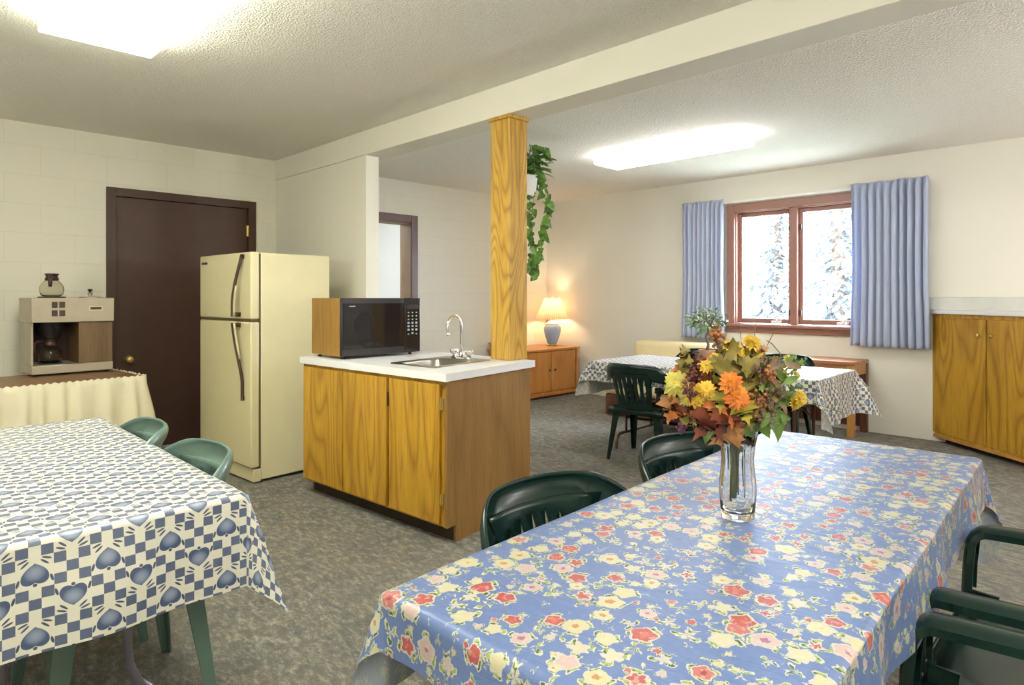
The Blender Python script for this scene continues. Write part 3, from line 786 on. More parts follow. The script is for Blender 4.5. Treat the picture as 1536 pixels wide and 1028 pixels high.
# left table
LT_c = (-2.635, .37, 0); 
folding_table('folding table with grey bent-tube legs under the near heart-print cloth', LT_c, 0, 1.62, .74, M['tube'], M['brown_top'], 'wide')
cloth('tablecloth', 'white cloth with blue hearts and checks on the left foreground table', M['hearts'], LT_c, 0, 1.63, .75, TZ, (.24, .262, .26, .26), 4, flare=.3, swap=True)
# floral table
FT_c = (-.728, 1.70, 0); FT_r = math.radians(90 + 3.0)
folding_table('folding table under the blue floral cloth in the right foreground', FT_c, FT_r, 1.98, .70, M['tube_br'], M['brown_top'], 'bar')
cloth('tablecloth', 'blue cloth printed with red, pink and yellow flowers under the vase', M['floral'], FT_c, FT_r, 1.985, .705, TZ, (.115, .38, .17, .2), 8, flare=.3, crease=1)
# far table
T3_c = (-2.53, 4.86, 0)
folding_table('folding table with brown tube legs under the heart-print cloth by the window', T3_c, math.radians(1.5), 1.86, .82, M['tube_br'], M['brown_top'], 'bar')
cloth('tablecloth', 'white cloth with blue hearts hanging unevenly on the table by the window', M['hearts'], T3_c, math.radians(1.5), 1.865, .825, TZ, (.3, .33, .17, .24), 12, flare=.5, wave=.02, step=.03)

# ------------------------------------------------------------------ plastic chairs
def make_chair(mat):
    c = thing('plastic_chair', '', 'chair', (0, 0, 0), 0, None)
    Rr = .30
    # seat
    def seat(a, b):
        x = (a - .5) * 2; y = -.215 + .45 * b
        w = .235 + .035 * b
        X_ = x * w; z = .425 - .018 * (1 - x * x) * sin(pi * min(1, b * 1.1)) - (.03 * max(0, (b - .88) / .12) ** 2) - .012 * max(0, abs(x) - .85) / .15
        return (X_, y, z)
    build(MB().grid(20, 20, seat), 'seat', mat, c, smooth=True, solid=.006)
    # backrest: shell with lens slots + wrapped top band
    def ysurf(x, z): return -.22 - .115 * ((z - .42) / .36) + .205 * (1 - sqrt(max(1 - x * x / .0853, 0))) * min(1, .7 + .3 * (z - .42) / .24)
    mb = MB()
    slots = [-.105, -.063, -.021, .021, .063, .105]
    NZ = 22; z0, z1 = .418, .722
    def half(k, z):   # slot half width
        top_ = .702 - .03 * abs(slots[k]) / .1; bot = .475
        t_ = (z - bot) / (top_ - bot)
        if t_ <= 0 or t_ >= 1: return 0
        return .0085 * sin(pi * t_) ** .55
    fan = lambda z: 1 + .16 * (z - .42) / .30
    for j in range(NZ + 1):
        z = z0 + (z1 - z0) * j / NZ; row = [-.155]
        for k, s in enumerate(slots):
            h = half(k, z); row += [s - max(h, 0.0004), s + max(h, .0004)]
        row.append(.155)
        # edge flares at top
        e = .155 + .02 * (j / NZ) ** 3 - .012 * sin(pi * j / NZ)
        row[0] = -e; row[-1] = e
        for x in row:
            X_ = x * fan(z); mb.v.append(Vector((X_, ysurf(X_, z), z)))
    nc = 14
    for j in range(NZ):
        zc = z0 + (z1 - z0) * (j + .5) / NZ
        for i in range(nc - 1):
            if i % 2 == 1 and .475 < zc < .702 - .03 * abs(slots[i // 2]) / .1: continue
            a = j * nc + i; mb.f.append((a, a + 1, a + nc + 1, a + nc))
    # band
    NA, NB = 44, 8; b0_ = len(mb.v)
    PH = math.radians(84)
    for j in range(NB + 1):
        for i in range(NA + 1):
            ph = -PH + 2 * PH * i / NA; s = abs(ph) / PH
            zt_ = .785 - .02 * s ** 2 - .115 * max(0, (s - .45) / .55) ** 1.6
            zb_ = .712 - .052 * min(1, max(0, (s - .36) / .1)) ** .8 - .045 * max(0, (s - .35) / .65) ** 1.2
            t_ = j / NB; z = zb_ + (zt_ - zb_) * t_
            x = .292 * sin(ph); y = -.22 - .115 * ((z - .42) / .36) + .205 * (1 - cos(ph))
            bulge = .012 * sin(pi * t_); rx = x * (1 - .035 * max(0, t_ - .8) / .2)
            mb.v.append(Vector((rx, y - bulge * cos(ph) + (.010 * max(0, (t_ - .85) / .15)), z)))
    for j in range(NB):
        for i in range(NA):
            a = b0_ + j * (NA + 1) + i; mb.f.append((a, a + 1, a + NA + 2, a + NA + 1))
    build(mb, 'backrest', mat, c, smooth=True, solid=.008, offset=0)
    for s in (-1, 1):
        # arm: from the band end forward and down to the front leg
        path = []
        for k in range(15):
            t_ = k / 14
            y = -.135 + .335 * min(1, t_ * 1.35)
            z = .652 - .018 * min(1, t_ * 1.35); x = .288 - .004 * t_
            if t_ > .62:
                q_ = (t_ - .62) / .38; a = q_ * pi / 2
                y = .165 + .05 * sin(a); z = .636 - .07 * (1 - cos(a)) - .11 * max(0, q_ - .6) / .4; x = .285 - .02 * q_
            path.append(Vector((s * x, y, z)))
        mb = MB(); n_ = len(path); hw = [.014 + .022 * min(1, k / 4) for k in range(n_)]
        for k, p in enumerate(path):
            d_ = (path[min(k + 1, n_ - 1)] - path[max(0, k - 1)]).normalized(); side = Vector((1, 0, 0)); nn = side.cross(d_).normalized()
            if nn.z < 0 and d_.y > .3: nn = -nn
            for (a, b) in ((-1, -1.5), (-1, 0), (-.7, .75), (0, 1), (.7, .75), (1, 0), (1, -1.5), (.86, -1.5), (.86, -.2), (0, .25), (-.86, -.2), (-.86, -1.5)):
                mb.v.append(p + side * a * hw[k] + nn * b * .012)
        for k in range(n_ - 1):
            for i in range(12): mb.f.append((k * 12 + i, k * 12 + (i + 1) % 12, k * 12 + 12 + (i + 1) % 12, k * 12 + 12 + i))
        mb.f.append(tuple(range(12))); mb.f.append(tuple(range(n_ * 12 - 12, n_ * 12))[::-1])
        build(mb, 'arm', mat, c, smooth='auto')
        # legs: L-section, tapering
        for (y0, y1, x0, x1, zt_, f_) in ((.20, .235, .262, .275, .46, 1), (-.19, -.235, .20, .245, .44, -1)):
            mb = MB(); NS = 8
            for k in range(NS + 1):
                t_ = k / NS; z = zt_ * (1 - t_); wv = .062 * (1 - t_) + .030 * t_
                x = x0 + (x1 - x0) * t_; y = y0 + (y1 - y0) * t_; th = .007
                for a, b in ((0, 0), (-wv, 0), (-wv, -th), (-th, -th), (-th, -wv), (0, -wv)):
                    mb.v.append(Vector((s * (x + a), y + b * f_ + 0, z)))
            for k in range(NS):
                for i in range(6): mb.f.append((k * 6 + i, k * 6 + (i + 1) % 6, k * 6 + 6 + (i + 1) % 6, k * 6 + 6 + i))
            mb.f.append(tuple(range(6))); mb.f.append(tuple(range(NS * 6, NS * 6 + 6))[::-1])
            build(mb, 'leg', mat, c, bevel=.002)
    # seat skirt joins seat and legs
    mb = MB()
    for s in (-1, 1): mb.grid(8, 1, lambda a, b, s=s: (s * (.238 + .033 * a), -.2 + .42 * a, .375 + .045 * b))
    mb.grid(8, 1, lambda a, b: (-.262 + .524 * a, .226 + .006 * sin(pi * a), .37 + .04 * b))
    mb.grid(8, 1, lambda a, b: (-.235 + .47 * a, -.215, .38 + .045 * b))
    build(mb, 'seat_apron', mat, c, smooth=True, solid=.006, offset=0)
    return c
dark = make_chair(M['green_pl']); sage = make_chair(M['green_pl2'])
used = {'d': False, 's': False}
def chair(kind, u, v, deg, label, group=None):
    src = dark if kind == 'd' else sage
    if not used[kind]: used[kind] = True; o = src
    else: o = copy_tree(src)
    o.location = (u, v, 0); o.rotation_euler = (0, 0, math.radians(deg)); o['label'] = label
    o['group'] = 'dark green plastic chairs' if kind == 'd' else 'sage green plastic chairs at the left table'
    return o
chair('d', -.94, 1.30, -99, 'dark green plastic chair at the floral table, nearest the oak cabinet end')
chair('d', -.97, 2.06, -98, 'dark green plastic chair farther along the left side of the floral table')
chair('d', -.165, 1.98, 90, 'dark green plastic armchair at the right edge, farther of the two beside the floral cloth')
chair('d', -.145, 1.27, 91, 'dark green plastic armchair nearest the lower right corner of the picture')
chair('d', -2.87, 4.42, 4, 'dark green plastic chair seen from behind at the table by the window')
chair('d', -2.2, 4.44, -3, 'dark green plastic chair behind the bouquet, near side of the window table')
chair('d', -3.12, 5.56, 180, 'green plastic chair back showing behind the small potted tree')
chair('d', -2.3, 5.5, 180, 'green plastic chair between the window table and the wooden side table')
chair('s', -2.33, .545, 180, 'sage green plastic chair at the left table, nearest the refrigerator')
chair('s', -2.95, .53, 175, 'sage green plastic chair at the far end of the left table, turned slightly')
chair('d', -2.45, .02, 0, 'dark green plastic chair whose legs show under the left table')

# ------------------------------------------------------------------ coffee table with skirt
ctc = (-5.33, .45, 0); cr = math.radians(6)
kt = thing('serving_table', 'brown-topped table behind a cream skirt against the left wall', 'table', ctc, cr)
build(MB().box(-.33, .33, -.9, .88, .715, .745), 'tabletop', M['brown_top'], kt, bevel=.004)
for x in (-.28, .28):
    for y in (-.8, .8): build(MB().box(x - .02, x + .02, y - .02, y + .02, 0, .714), 'leg', M['tube_br'], kt)
path = [(.345, -.9 + i * .0125) for i in range(143)]; 
n0 = len(path); path += [(.345 - i * .0125, .895) for i in range(1, 52)]
mb = MB(); cum = 0
rows = 14
for j in range(rows + 1):
    b = j / rows; z = .745 - .70 * b
    for i, (x, y) in enumerate(path):
        side = i < n0; ph_ = i * .62 + 1.5 * sin(i * .13) + .5 * sin(i * .41)
        amp = (.006 + .026 * min(1, b * 2.5)) ; off = amp * sin(ph_) + .02 * b + (.008 if b < .05 else 0)
        if side: mb.v.append(Vector((x + off, y + (.10 * max(0, (i - n0 + 20) / 20) ** 2) * b, z + (.006 * sin(i * 1.9) if j == 0 else 0))))
        else: mb.v.append(Vector((x, y + off + .09 * b, z + (.006 * sin(i * 1.9) if j == 0 else 0))))
nn = len(path)
for j in range(rows):
    for i in range(nn - 1): a = j * nn + i; mb.f.append((a, a + 1, a + nn + 1, a + nn))
o = build(mb, 'table_skirt', M['skirt'], smooth=True, solid=.002); o.location = ctc; o.rotation_euler = (0, 0, cr)
tag(o, 'gathered cream cloth skirt around the coffee machine table', 'table skirt')

# coffee machine (local x = toward the room (+u), y along the wall)
cm_ = thing('coffee_machine', 'beige two-burner coffee brewer with wood-grain panel on the skirted table', 'coffee machine', (-5.50, 1.03, .746), math.radians(3))
HW, X0, X1, TT = .25, -.36, 0.0, .55
build(MB().box(X0, X1, -HW, HW, .012, .075), 'base', M['beige_metal'], cm_, bevel=.006)
for x in (X0 + .03, X1 - .03):
    for y in (-HW + .03, HW - .03): build(MB().lathe([(.014, 0), (.014, .012)], 12, (x, y, 0)), 'foot', M['black'], cm_)
hd = build(MB().box(X0, X1 + .012, -HW - .004, HW + .004, .375, TT), 'top_housing', M['beige_metal'], cm_, bevel=.005)
build(MB().box(X0 + .02, X1 - .004, .03, HW - .003, .076, .374), 'side_housing', M['walnut_fake'], cm_, bevel=.003)
build(MB().box(X0 + .02, X0 + .04, -HW + .004, .03, .076, .374), 'back_plate', M['darkbrown'], cm_)
build(MB().box(X0 + .02, X1 - .02, -HW + .002, -HW + .014, .076, .374), 'side_plate', M['beige_metal'], cm_)
for i in (0, 1):
    for j in (0, 1): build(MB().box(X1 + .012, X1 + .02, -.135 + i * .045, -.102 + i * .045, .42 + j * .06, .462 + j * .06), 'switch', M['trim_dark'], hd, bevel=.002)
bd = build(MB().box(X1 + .012, X1 + .016, .09, .178, .455, .49), 'badge', M['badge'], hd, bevel=.001)
build(MB().box(X1 + .016, X1 + .017, .098, .17, .463, .482), 'badge_lettering', M['trim_dark'], bd)
build(MB().lathe([(.045, .255), (.07, .30), (.085, .372)], 24, (-.13, -.115, 0)), 'brew_funnel', M['black'], cm_, smooth='auto')
build(MB().tube([(-.045, -.115, .35), (.0, -.115, .345), (.012, -.115, .33)], .01, 8), 'funnel_handle', M['black'], cm_)
build(MB().lathe([(.075, 0), (.075, .006), (.065, .008)], 24, (-.13, -.115, .076)), 'burner', M['black'], cm_, smooth='auto')
build(MB().lathe([(.085, 0), (.085, .006), (.07, .009)], 24, (-.15, -.10, TT)), 'warming_plate', M['black'], hd, smooth='auto')
build(MB().lathe([(.07, 0), (.07, .006), (.012, .012), (.012, .024), (.018, .036), (.006, .04)], 20, (-.15, .14, TT)), 'fill_lid', M['steel'], hd, smooth='auto')
build(MB().lathe([(.006, .036), (.008, .046), (.018, .056), (.014, .064), (.004, .066)], 16, (-.15, .14, TT)), 'lid_knob', M['black'], hd, smooth='auto')
def carafe(loc, label):
    c = thing('coffee_carafe', label, 'carafe', loc, math.radians(20))
    prof = [(.05, 0), (.068, .012), (.076, .045), (.072, .075), (.052, .105), (.036, .118), (.036, .13)]
    inner = [(r - .003, z if i else .004) for i, (r, z) in enumerate(prof)][::-1]
    build(MB().lathe(prof + inner, 32), 'bowl', M['carafe'], c, smooth=True)
    build(MB().lathe([(.041, .115), (.043, .13), (.037, .138), (.036, .15), (.044, .158), (.043, .166)], 28, closed=True), 'collar', M['darkbrown'], c, smooth='auto', solid=.002)
    mb = MB().tube([(.042, -.0, .145), (.075, 0, .15), (.09, 0, .13), (.094, 0, .10), (.092, 0, .07)], [.008, .011, .012, .012, .010], 10)
    mb.v = [Vector((p.x, p.y * 1.1, p.z)) for p in mb.v]
    build(mb, 'handle', M['darkbrown'], c, smooth=True)
    return c
R_ = Matrix.Rotation(math.radians(3), 3, 'Z')
p = Vector((-5.50, 1.03, .746)) + R_ @ Vector((-.15, -.10, TT + .0095)); c1 = carafe(tuple(p), 'empty glass coffee carafe standing on top of the coffee machine'); c1.rotation_euler = (0, 0, math.radians(-15))
p = Vector((-5.50, 1.03, .746)) + R_ @ Vector((-.13, -.115, .085)); c2 = copy_tree(c1); c2.location = p; c2['label'] = 'glass coffee carafe on the lower burner inside the coffee machine'; c2.rotation_euler = (0, 0, math.radians(-100))
c1['group'] = c2['group'] = 'coffee carafes'

# ------------------------------------------------------------------ side cabinet with lamp
sc = thing('side_cabinet', 'low pine cabinet with two doors and turned corner posts under the lamp', 'cabinet', (-5.77, 6.15, 0))
x0, x1, y0, y1 = -6.085, -5.47, 5.64, 6.75
build(MB().box(x0, x1 - .02, y0 + .02, y1 - .02, .06, .605), 'body', M['pine'], sc, bevel=.003, world=True)
build(MB().box(x0, x1 + .012, y0 - .01, y1 + .01, .606, .632), 'top', M['pine'], sc, bevel=.006, world=True)
build(MB().box(x0, x1 + .005, y0 + .0, y1 - .0, .03, .075), 'plinth', M['pine'], sc, bevel=.008, world=True)
build(MB().box(x0, x1 - .03, y0 + .03, y1 - .03, 0, .029), 'base', M['dark_wood'], sc, world=True)
for yy in (y0 + .035, y1 - .035):
    pr = [(.012, .08), (.022, .09), (.014, .11), (.022, .13), (.018, .2), (.022, .3), (.014, .31), (.023, .33), (.014, .35), (.02, .38), (.022, .47), (.013, .49), (.023, .51), (.013, .53), (.022, .56), (.014, .6)]
    build(MB().lathe(pr, 16, (x1 - .012, yy, 0)), 'corner_post', M['pine'], sc, smooth=True, world=True)
ym = (y0 + y1) / 2
for s in (-1, 1):
    ya, yb = (y0 + .075, ym - .004) if s < 0 else (ym + .004, y1 - .075)
    dd = build(MB().box(x1 - .02, x1 - .002, ya, yb, .09, .595), 'door', M['pine'], sc, bevel=.003, world=True)
    build(MB().lathe([(.006, 0), (.006, .012), (.016, .02), (.014, .03), (.005, .033)], 14, (x1 - .002, ym + s * .05, .36), axis='x'), 'knob', M['dark_wood'], dd, smooth=True, world=True)
mb = MB().box(x0 + .01, x0 + .022, y0 + .02, ym + .1, .695, .707)
for i in range(8): mb.lathe([(.004, .632), (.007, .655), (.004, .675), (.004, .696)], 8, (x0 + .016, y0 + .04 + i * .085, 0))
mb.box(x1 - .2, x1 - .188, y0 + .0, y0 + .012, .69, .70)
for i in range(5): mb.lathe([(.004, .632), (.007, .655), (.004, .675), (.004, .696)], 8, (x0 + .04 + i * .09, y0 + .006, 0))
mb.box(x0 + .01, x1 - .19, y0, y0 + .012, .69, .70)
build(mb, 'gallery_rail', M['pine'], sc, world=True)
lp = thing('table_lamp', 'table lamp with blue ceramic base and pleated beige shade', 'lamp', (-5.8, 6.58, .632))
build(MB().lathe([(.075, 0), (.078, .012), (.06, .02), (.055, .03)], 24), 'foot', M['brass'], lp, smooth='auto')
build(MB().lathe([(.06, .03), (.07, .05), (.10, .13), (.118, .20), (.116, .25), (.095, .285), (.085, .295)], 32), 'body', M['lamp_blue'], lp, smooth='auto')
build(MB().lathe([(.085, .2955), (.09, .305), (.06, .325), (.035, .34), (.02, .345), (.018, .38)], 28), 'neck', M['lamp_white'], lp, smooth='auto')
mb = MB(); uvs = []
ns = 184
for j in range(7):
    for i in range(ns + 1):
        a = 2 * pi * i / ns; t_ = j / 6; r = .235 + (.105 - .235) * t_ ** .9; r *= 1 + .012 * (1 if i % 4 < 2 else -1)
        mb.v.append(Vector((r * cos(a), r * sin(a), .365 + .29 * t_))); uvs.append((i / ns, t_))
for j in range(6):
    for i in range(ns): a = j * (ns + 1) + i; mb.f.append((a, a + 1, a + ns + 2, a + ns + 1))
sh = build(mb, 'lamp_shade', M['shade'], lp, smooth=True, uvs=uvs)
build(MB().tube([(0, 0, .38), (0, 0, .665)], .004, 8).lathe([(.006, .66), (.010, .672), (.003, .685)], 10).tube([(-.104, 0, .655), (.104, 0, .655)], .002, 6), 'harp', M['brass'], lp)
build(MB().sphere((0, 0, .47), .03, 12, 8), 'bulb', M['bulb'], lp, smooth=True)
pl_ = bpy.data.lights.new('lamp_bulb_light', 'POINT'); pl_.energy = 3; pl_.color = (1, .74, .46); pl_.shadow_soft_size = .035
po = bpy.data.objects.new('lamp_bulb_light', pl_); COL.objects.link(po); po.parent = lp; po.location = (0, 0, .53)

# ------------------------------------------------------------------ settee and wooden side table by the window
st = thing('settee', 'low settee with pale yellow back and brown wooden base behind the window table', 'sofa', (-3.6, 6.15, 0))
build(MB().box(-4.27, -2.95, 5.72, 6.6, .02, .24), 'base', M['dark_wood'], st, bevel=.02, world=True, seg=3)
build(MB().box(-4.29, -2.93, 5.70, 6.3, .241, .40), 'seat_cushion', M['cushion'], st, bevel=.05, world=True, seg=4)
build(MB().box(-4.32, -2.9, 6.34, 6.62, .30, .79), 'back_cushion', M['cushion'], st, bevel=.05, world=True, seg=4)
wt = thing('side_table', 'brown wooden table against the window wall, right of the heart-print cloth', 'table', (-2.35, 6.58, 0))
build(MB().box(-2.8, -1.93, 6.37, 6.79, .665, .70), 'tabletop', M['table_wood'], wt, bevel=.005, world=True)
build(MB().box(-2.76, -1.95, 6.385, 6.405, .57, .664), 'apron', M['table_wood'], wt, world=True)
build(MB().box(-1.955, -1.935, 6.41, 6.785, .57, .664), 'apron', M['leg_wood'], wt, world=True)
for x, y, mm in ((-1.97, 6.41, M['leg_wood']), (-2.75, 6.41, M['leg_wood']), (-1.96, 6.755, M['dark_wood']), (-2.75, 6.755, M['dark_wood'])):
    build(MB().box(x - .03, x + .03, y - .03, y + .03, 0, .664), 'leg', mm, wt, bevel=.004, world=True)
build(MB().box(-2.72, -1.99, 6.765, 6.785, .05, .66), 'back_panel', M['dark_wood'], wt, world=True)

# ------------------------------------------------------------------ leaves
def leaf_pts(kind):
    if kind == 'maple':
        return [(0, -.0), (.12, -.10), (.34, -.16), (.28, .02), (.55, .08), (.48, .20), (.62, .42), (.36, .40), (.30, .52), (.20, .46), (.22, .72), (.10, .74), (0, 1.0)]
    if kind == 'ivy':
        return [(0, 0), (.22, -.1), (.42, .08), (.38, .3), (.28, .5), (.14, .78), (0, 1.0)]
    return [(0, 0), (.12, .12), (.22, .35), (.22, .55), (.14, .8), (0, 1.0)]
def add_leaf(mb, p, d, nrm_, size, kind='ivy', curl=.3):
    d = Vector(d).normalized(); n_ = Vector(nrm_); n_ = (n_ - d * n_.dot(d)); n_ = n_.normalized() if n_.length > 1e-4 else d.orthogonal().normalized()
    s_ = d.cross(n_).normalized(); P = Vector(p); pts = leaf_pts(kind)
    mid = [(0, y) for x, y in pts]; b = len(mb.v)
    def pos(x, y):
        r = abs(x); return P + (s_ * x + d * y) * size + n_ * size * (-curl * y * y + curl * .9 * r - .3 * curl * r * r)
    for x, y in pts: mb.v.append(pos(x, y))
    for x, y in pts: mb.v.append(pos(0, max(0, min(1, y))))
    for x, y in pts: mb.v.append(pos(-x, y))
    n = len(pts)
    for i in range(n - 1):
        mb.f.append((b + i, b + i + 1, b + n + i + 1, b + n + i)); mb.f.append((b + n + i, b + n + i + 1, b + 2 * n + i + 1, b + 2 * n + i))

# hanging plant
hp0 = at(793, 262, 5.25)
hang = thing('hanging_plant', 'trailing pothos in a white hanging pot behind the oak post', 'plant', tuple(at(790, 294, 5.25)))
pot = hang.location.copy()
build(MB().lathe([(.058, 0), (.075, .03), (.09, .15), (.094, .16), (.088, .16), (.08, .14), (.01, .135)], 28, pot), 'pot', M['pot_white'], hang, smooth='auto', world=True)
mb = MB()
for k in range(3):
    a = k * 2 * pi / 3 + .3; mb.tube([pot + Vector((.088 * cos(a), .088 * sin(a), .155)), pot + Vector((0, 0, .62)), pot + Vector((0, 0, CEIL - pot.z - .01))], .0025, 6)
mb.lathe([(.012, CEIL - pot.z - .012), (.012, CEIL - pot.z - .0005)], 10, pot)
build(mb, 'hanger', M['white_metal'], hang, world=True)
rl = random.Random(5); stm = MB(); fol = MB()
cent = pot + Vector((0, 0, .18))
for k in range(80):
    a = rl.uniform(0, 2 * pi); rr_ = rl.uniform(.02, .17); zz = rl.uniform(-.03, .24) * (1 - rr_ * 1.5)
    p = cent + Vector((rr_ * cos(a), rr_ * sin(a), zz)); dd = Vector((cos(a), sin(a), rl.uniform(-.9, .4)))
    add_leaf(fol, p, dd, Vector((rl.uniform(-.6, .8), rl.uniform(-.9, .3), .6)), rl.uniform(.07, .115), 'ivy', .25)
    if k % 4 == 0: stm.tube([cent, (cent + p) / 2 + Vector((0, 0, .03)), p], .0025, 5)
vines = [([(800, 235), (812, 262), (822, 290), (824, 320), (815, 345), (812, 370), (806, 395), (803, 415)], 0), ([(796, 250), (800, 300), (797, 330), (799, 365), (801, 400)], .06),
         ([(800, 225), (815, 222), (822, 236)], -.05), ([(798, 240), (818, 300), (826, 318)], .03), ([(792, 260), (795, 300), (794, 340), (797, 385), (796, 412)], -.04)]
for pts, dd in vines:
    P3 = [at(x, y, 5.25 + dd) for x, y in pts]; stm.tube(P3, .003, 6)
    for i in range(len(P3) - 1):
        seg_ = 5 if i > 1 else 3
        for k in range(seg_):
            p = P3[i].lerp(P3[i + 1], (k + .5) / seg_); a = rl.uniform(0, 2 * pi)
            add_leaf(fol, p, Vector((cos(a) * .8, sin(a) * .8, -.8)), DEP * -1 + Vector((rl.uniform(-.6, .6), rl.uniform(-.6, .6), .3)), rl.uniform(.055, .095), 'ivy', .25)
build(stm, 'vine', M['stem'], hang, smooth=True, world=True); build(fol, 'foliage', M['ivy'], hang, smooth=True, world=True)

# small potted tree on the far table
fp = Vector((-2.73, 5.12, TZ + .003))
ft = thing('potted_tree', 'small bushy ficus tree in a terracotta pot on the window table', 'plant', tuple(fp))
build(MB().lathe([(.045, 0), (.062, .07), (.07, .072), (.072, .095), (.064, .095), (.06, .08), (.005, .078)], 24, fp), 'pot', M['terracotta'], ft, smooth='auto', world=True)
tr_ = MB().tube([fp + Vector((0, 0, .075)), fp + Vector((.012, .005, .14)), fp + Vector((-.006, .0, .2)), fp + Vector((.01, .0, .27))], [.016, .012, .011, .009], 8)
fol = MB(); rf_ = random.Random(21); cen = fp + Vector((.0, .0, .36))
for k in range(60):
    v_ = Vector((rf_.gauss(0, 1), rf_.gauss(0, 1), rf_.gauss(0, .8))).normalized(); e = cen + Vector((v_.x * .17, v_.y * .17, v_.z * .11)) * rf_.uniform(.7, 1.1)
    s0_ = fp + Vector((.01, 0, .26)); midp = s0_.lerp(e, .5) + Vector((0, 0, .02)); tr_.tube([s0_, midp, e], [.004, .003, .0015], 5)
    for j in range(8):
        q_ = midp.lerp(e, j / 7) + Vector((rf_.uniform(-.02, .02), rf_.uniform(-.02, .02), rf_.uniform(-.02, .02)))
        add_leaf(fol, q_, v_ + Vector((rf_.uniform(-1, 1), rf_.uniform(-1, 1), rf_.uniform(-1, .6))), Vector((rf_.uniform(-1, 1), rf_.uniform(-1, 1), 1)), rf_.uniform(.03, .05), 'plain', .2)
build(tr_, 'trunk', M['bark'], ft, smooth=True, world=True); build(fol, 'foliage', M['ficus'], ft, smooth=True, world=True)

# ------------------------------------------------------------------ vase and bouquet
vc = Vector((-.735, 1.535, TZ + .0045))
vs = thing('glass_vase', 'clear fluted glass vase standing on the floral tablecloth', 'vase', tuple(vc))
prof = [(.034, .0), (.040, .004), (.0415, .02), (.043, .045), (.0445, .07), (.0425, .10), (.039, .13), (.038, .15), (.041, .18), (.048, .214)]
inn_ = [(.0445, .2145), (.0375, .18), (.0345, .15), (.0355, .13), (.039, .10), (.0405, .07), (.039, .05), (.036, .022), (.02, .014)]
def flute(a, z):
    if z > .205: return 1
    if z > .062: return 1 + .02 * cos(14 * a)
    if z > .02: return 1 + .012 * cos(14 * a + z * 600)
    return 1
build(MB().lathe(prof, 112, vc, flute).lathe(inn_[::-1], 112, vc), 'body', M['glass'], vs, smooth=True, world=True)
# rebuild as one closed shell
me = vs.children[0].data
bm = bmesh.new(); 
allp = prof + inn_; seg_ = 112
ring = []
for i, (r, z) in enumerate(allp):
    ring.append([bm.verts.new((r * (flute(2 * pi * k / seg_, z) if i < len(prof) else 1) * cos(2 * pi * k / seg_), r * (flute(2 * pi * k / seg_, z) if i < len(prof) else 1) * sin(2 * pi * k / seg_), z)) for k in range(seg_)])
for i in range(len(ring) - 1):
    for k in range(seg_): bm.faces.new((ring[i][k], ring[i][(k + 1) % seg_], ring[i + 1][(k + 1) % seg_], ring[i + 1][k]))
bm.faces.new(ring[0][::-1]); bm.faces.new(ring[-1]); bmesh.ops.recalc_face_normals(bm, faces=bm.faces)
for f_ in bm.faces: f_.smooth = True
bm.to_mesh(me); bm.free()

bq = thing('bouquet', 'autumn bouquet of yellow and orange flowers and leaves in the glass vase', 'flowers', tuple(vc + Vector((0, 0, .05))))
neck = vc + Vector((0, 0, .2)); BD = 1.604
def bp(px, py, dd=0): return at(px, py, BD + dd)
rb = random.Random(11)
# stems in the vase
mb = MB()
for k in range(16):
    a = rb.uniform(0, 6.28); r = rb.uniform(.003, .018); zb = rb.choice([.05, .06, .085, .1, .12]) + rb.uniform(-.01, .01)
    mb.tube([vc + Vector((r * cos(a), r * sin(a), zb)), vc + Vector((r * cos(a) * 1.1, r * sin(a) * 1.1, .15)), vc + Vector((.022 * cos(a + .4), .022 * sin(a + .4), .215)), vc + Vector((.05 * cos(a + .4), .05 * sin(a + .4), .27))], .0026, 6)
build(mb, 'stems', M['stem'], bq, smooth=True, world=True)
def stem_to(p, mat=M['stem'], name='stem', r=.0014):
    mid_ = neck.lerp(p, .5) + Vector((0, 0, .02)); build(MB().tube([neck, mid_, p], r, 5), name, mat, bq, smooth=True, world=True)
def petal_flower(p, facing, R, n, layers, mat, cmat, name='flower'):
    f_ = Vector(facing).normalized(); e1 = f_.orthogonal().normalized(); e2 = f_.cross(e1)
    mb = MB()
    for l in range(layers):
        rr_ = R * (1 - .22 * l); tilt = .15 + .28 * l
        for k in range(n):
            a = 2 * pi * (k + .5 * l) / n + rb.uniform(-.1, .1); d_ = (e1 * cos(a) + e2 * sin(a)); ln = rr_ * rb.uniform(.85, 1.1)
            add_leaf(mb, Vector(p) + f_ * .003 * l, d_ * cos(tilt) + f_ * sin(tilt), f_, ln, 'plain', .35)
    o = build(mb, name, mat, bq, world=True)
    cb_ = MB().sphere(Vector(p) + f_ * .004, R * .24, 8, 5, (1, 1, .8))
    build(cb_, 'flower_centre', cmat, o, smooth=True, world=True)
FC = -DEP
def fdir(px, py): return FC + LAT * ((px - 1105) / 130) + UP * ((600 - py) / 130)
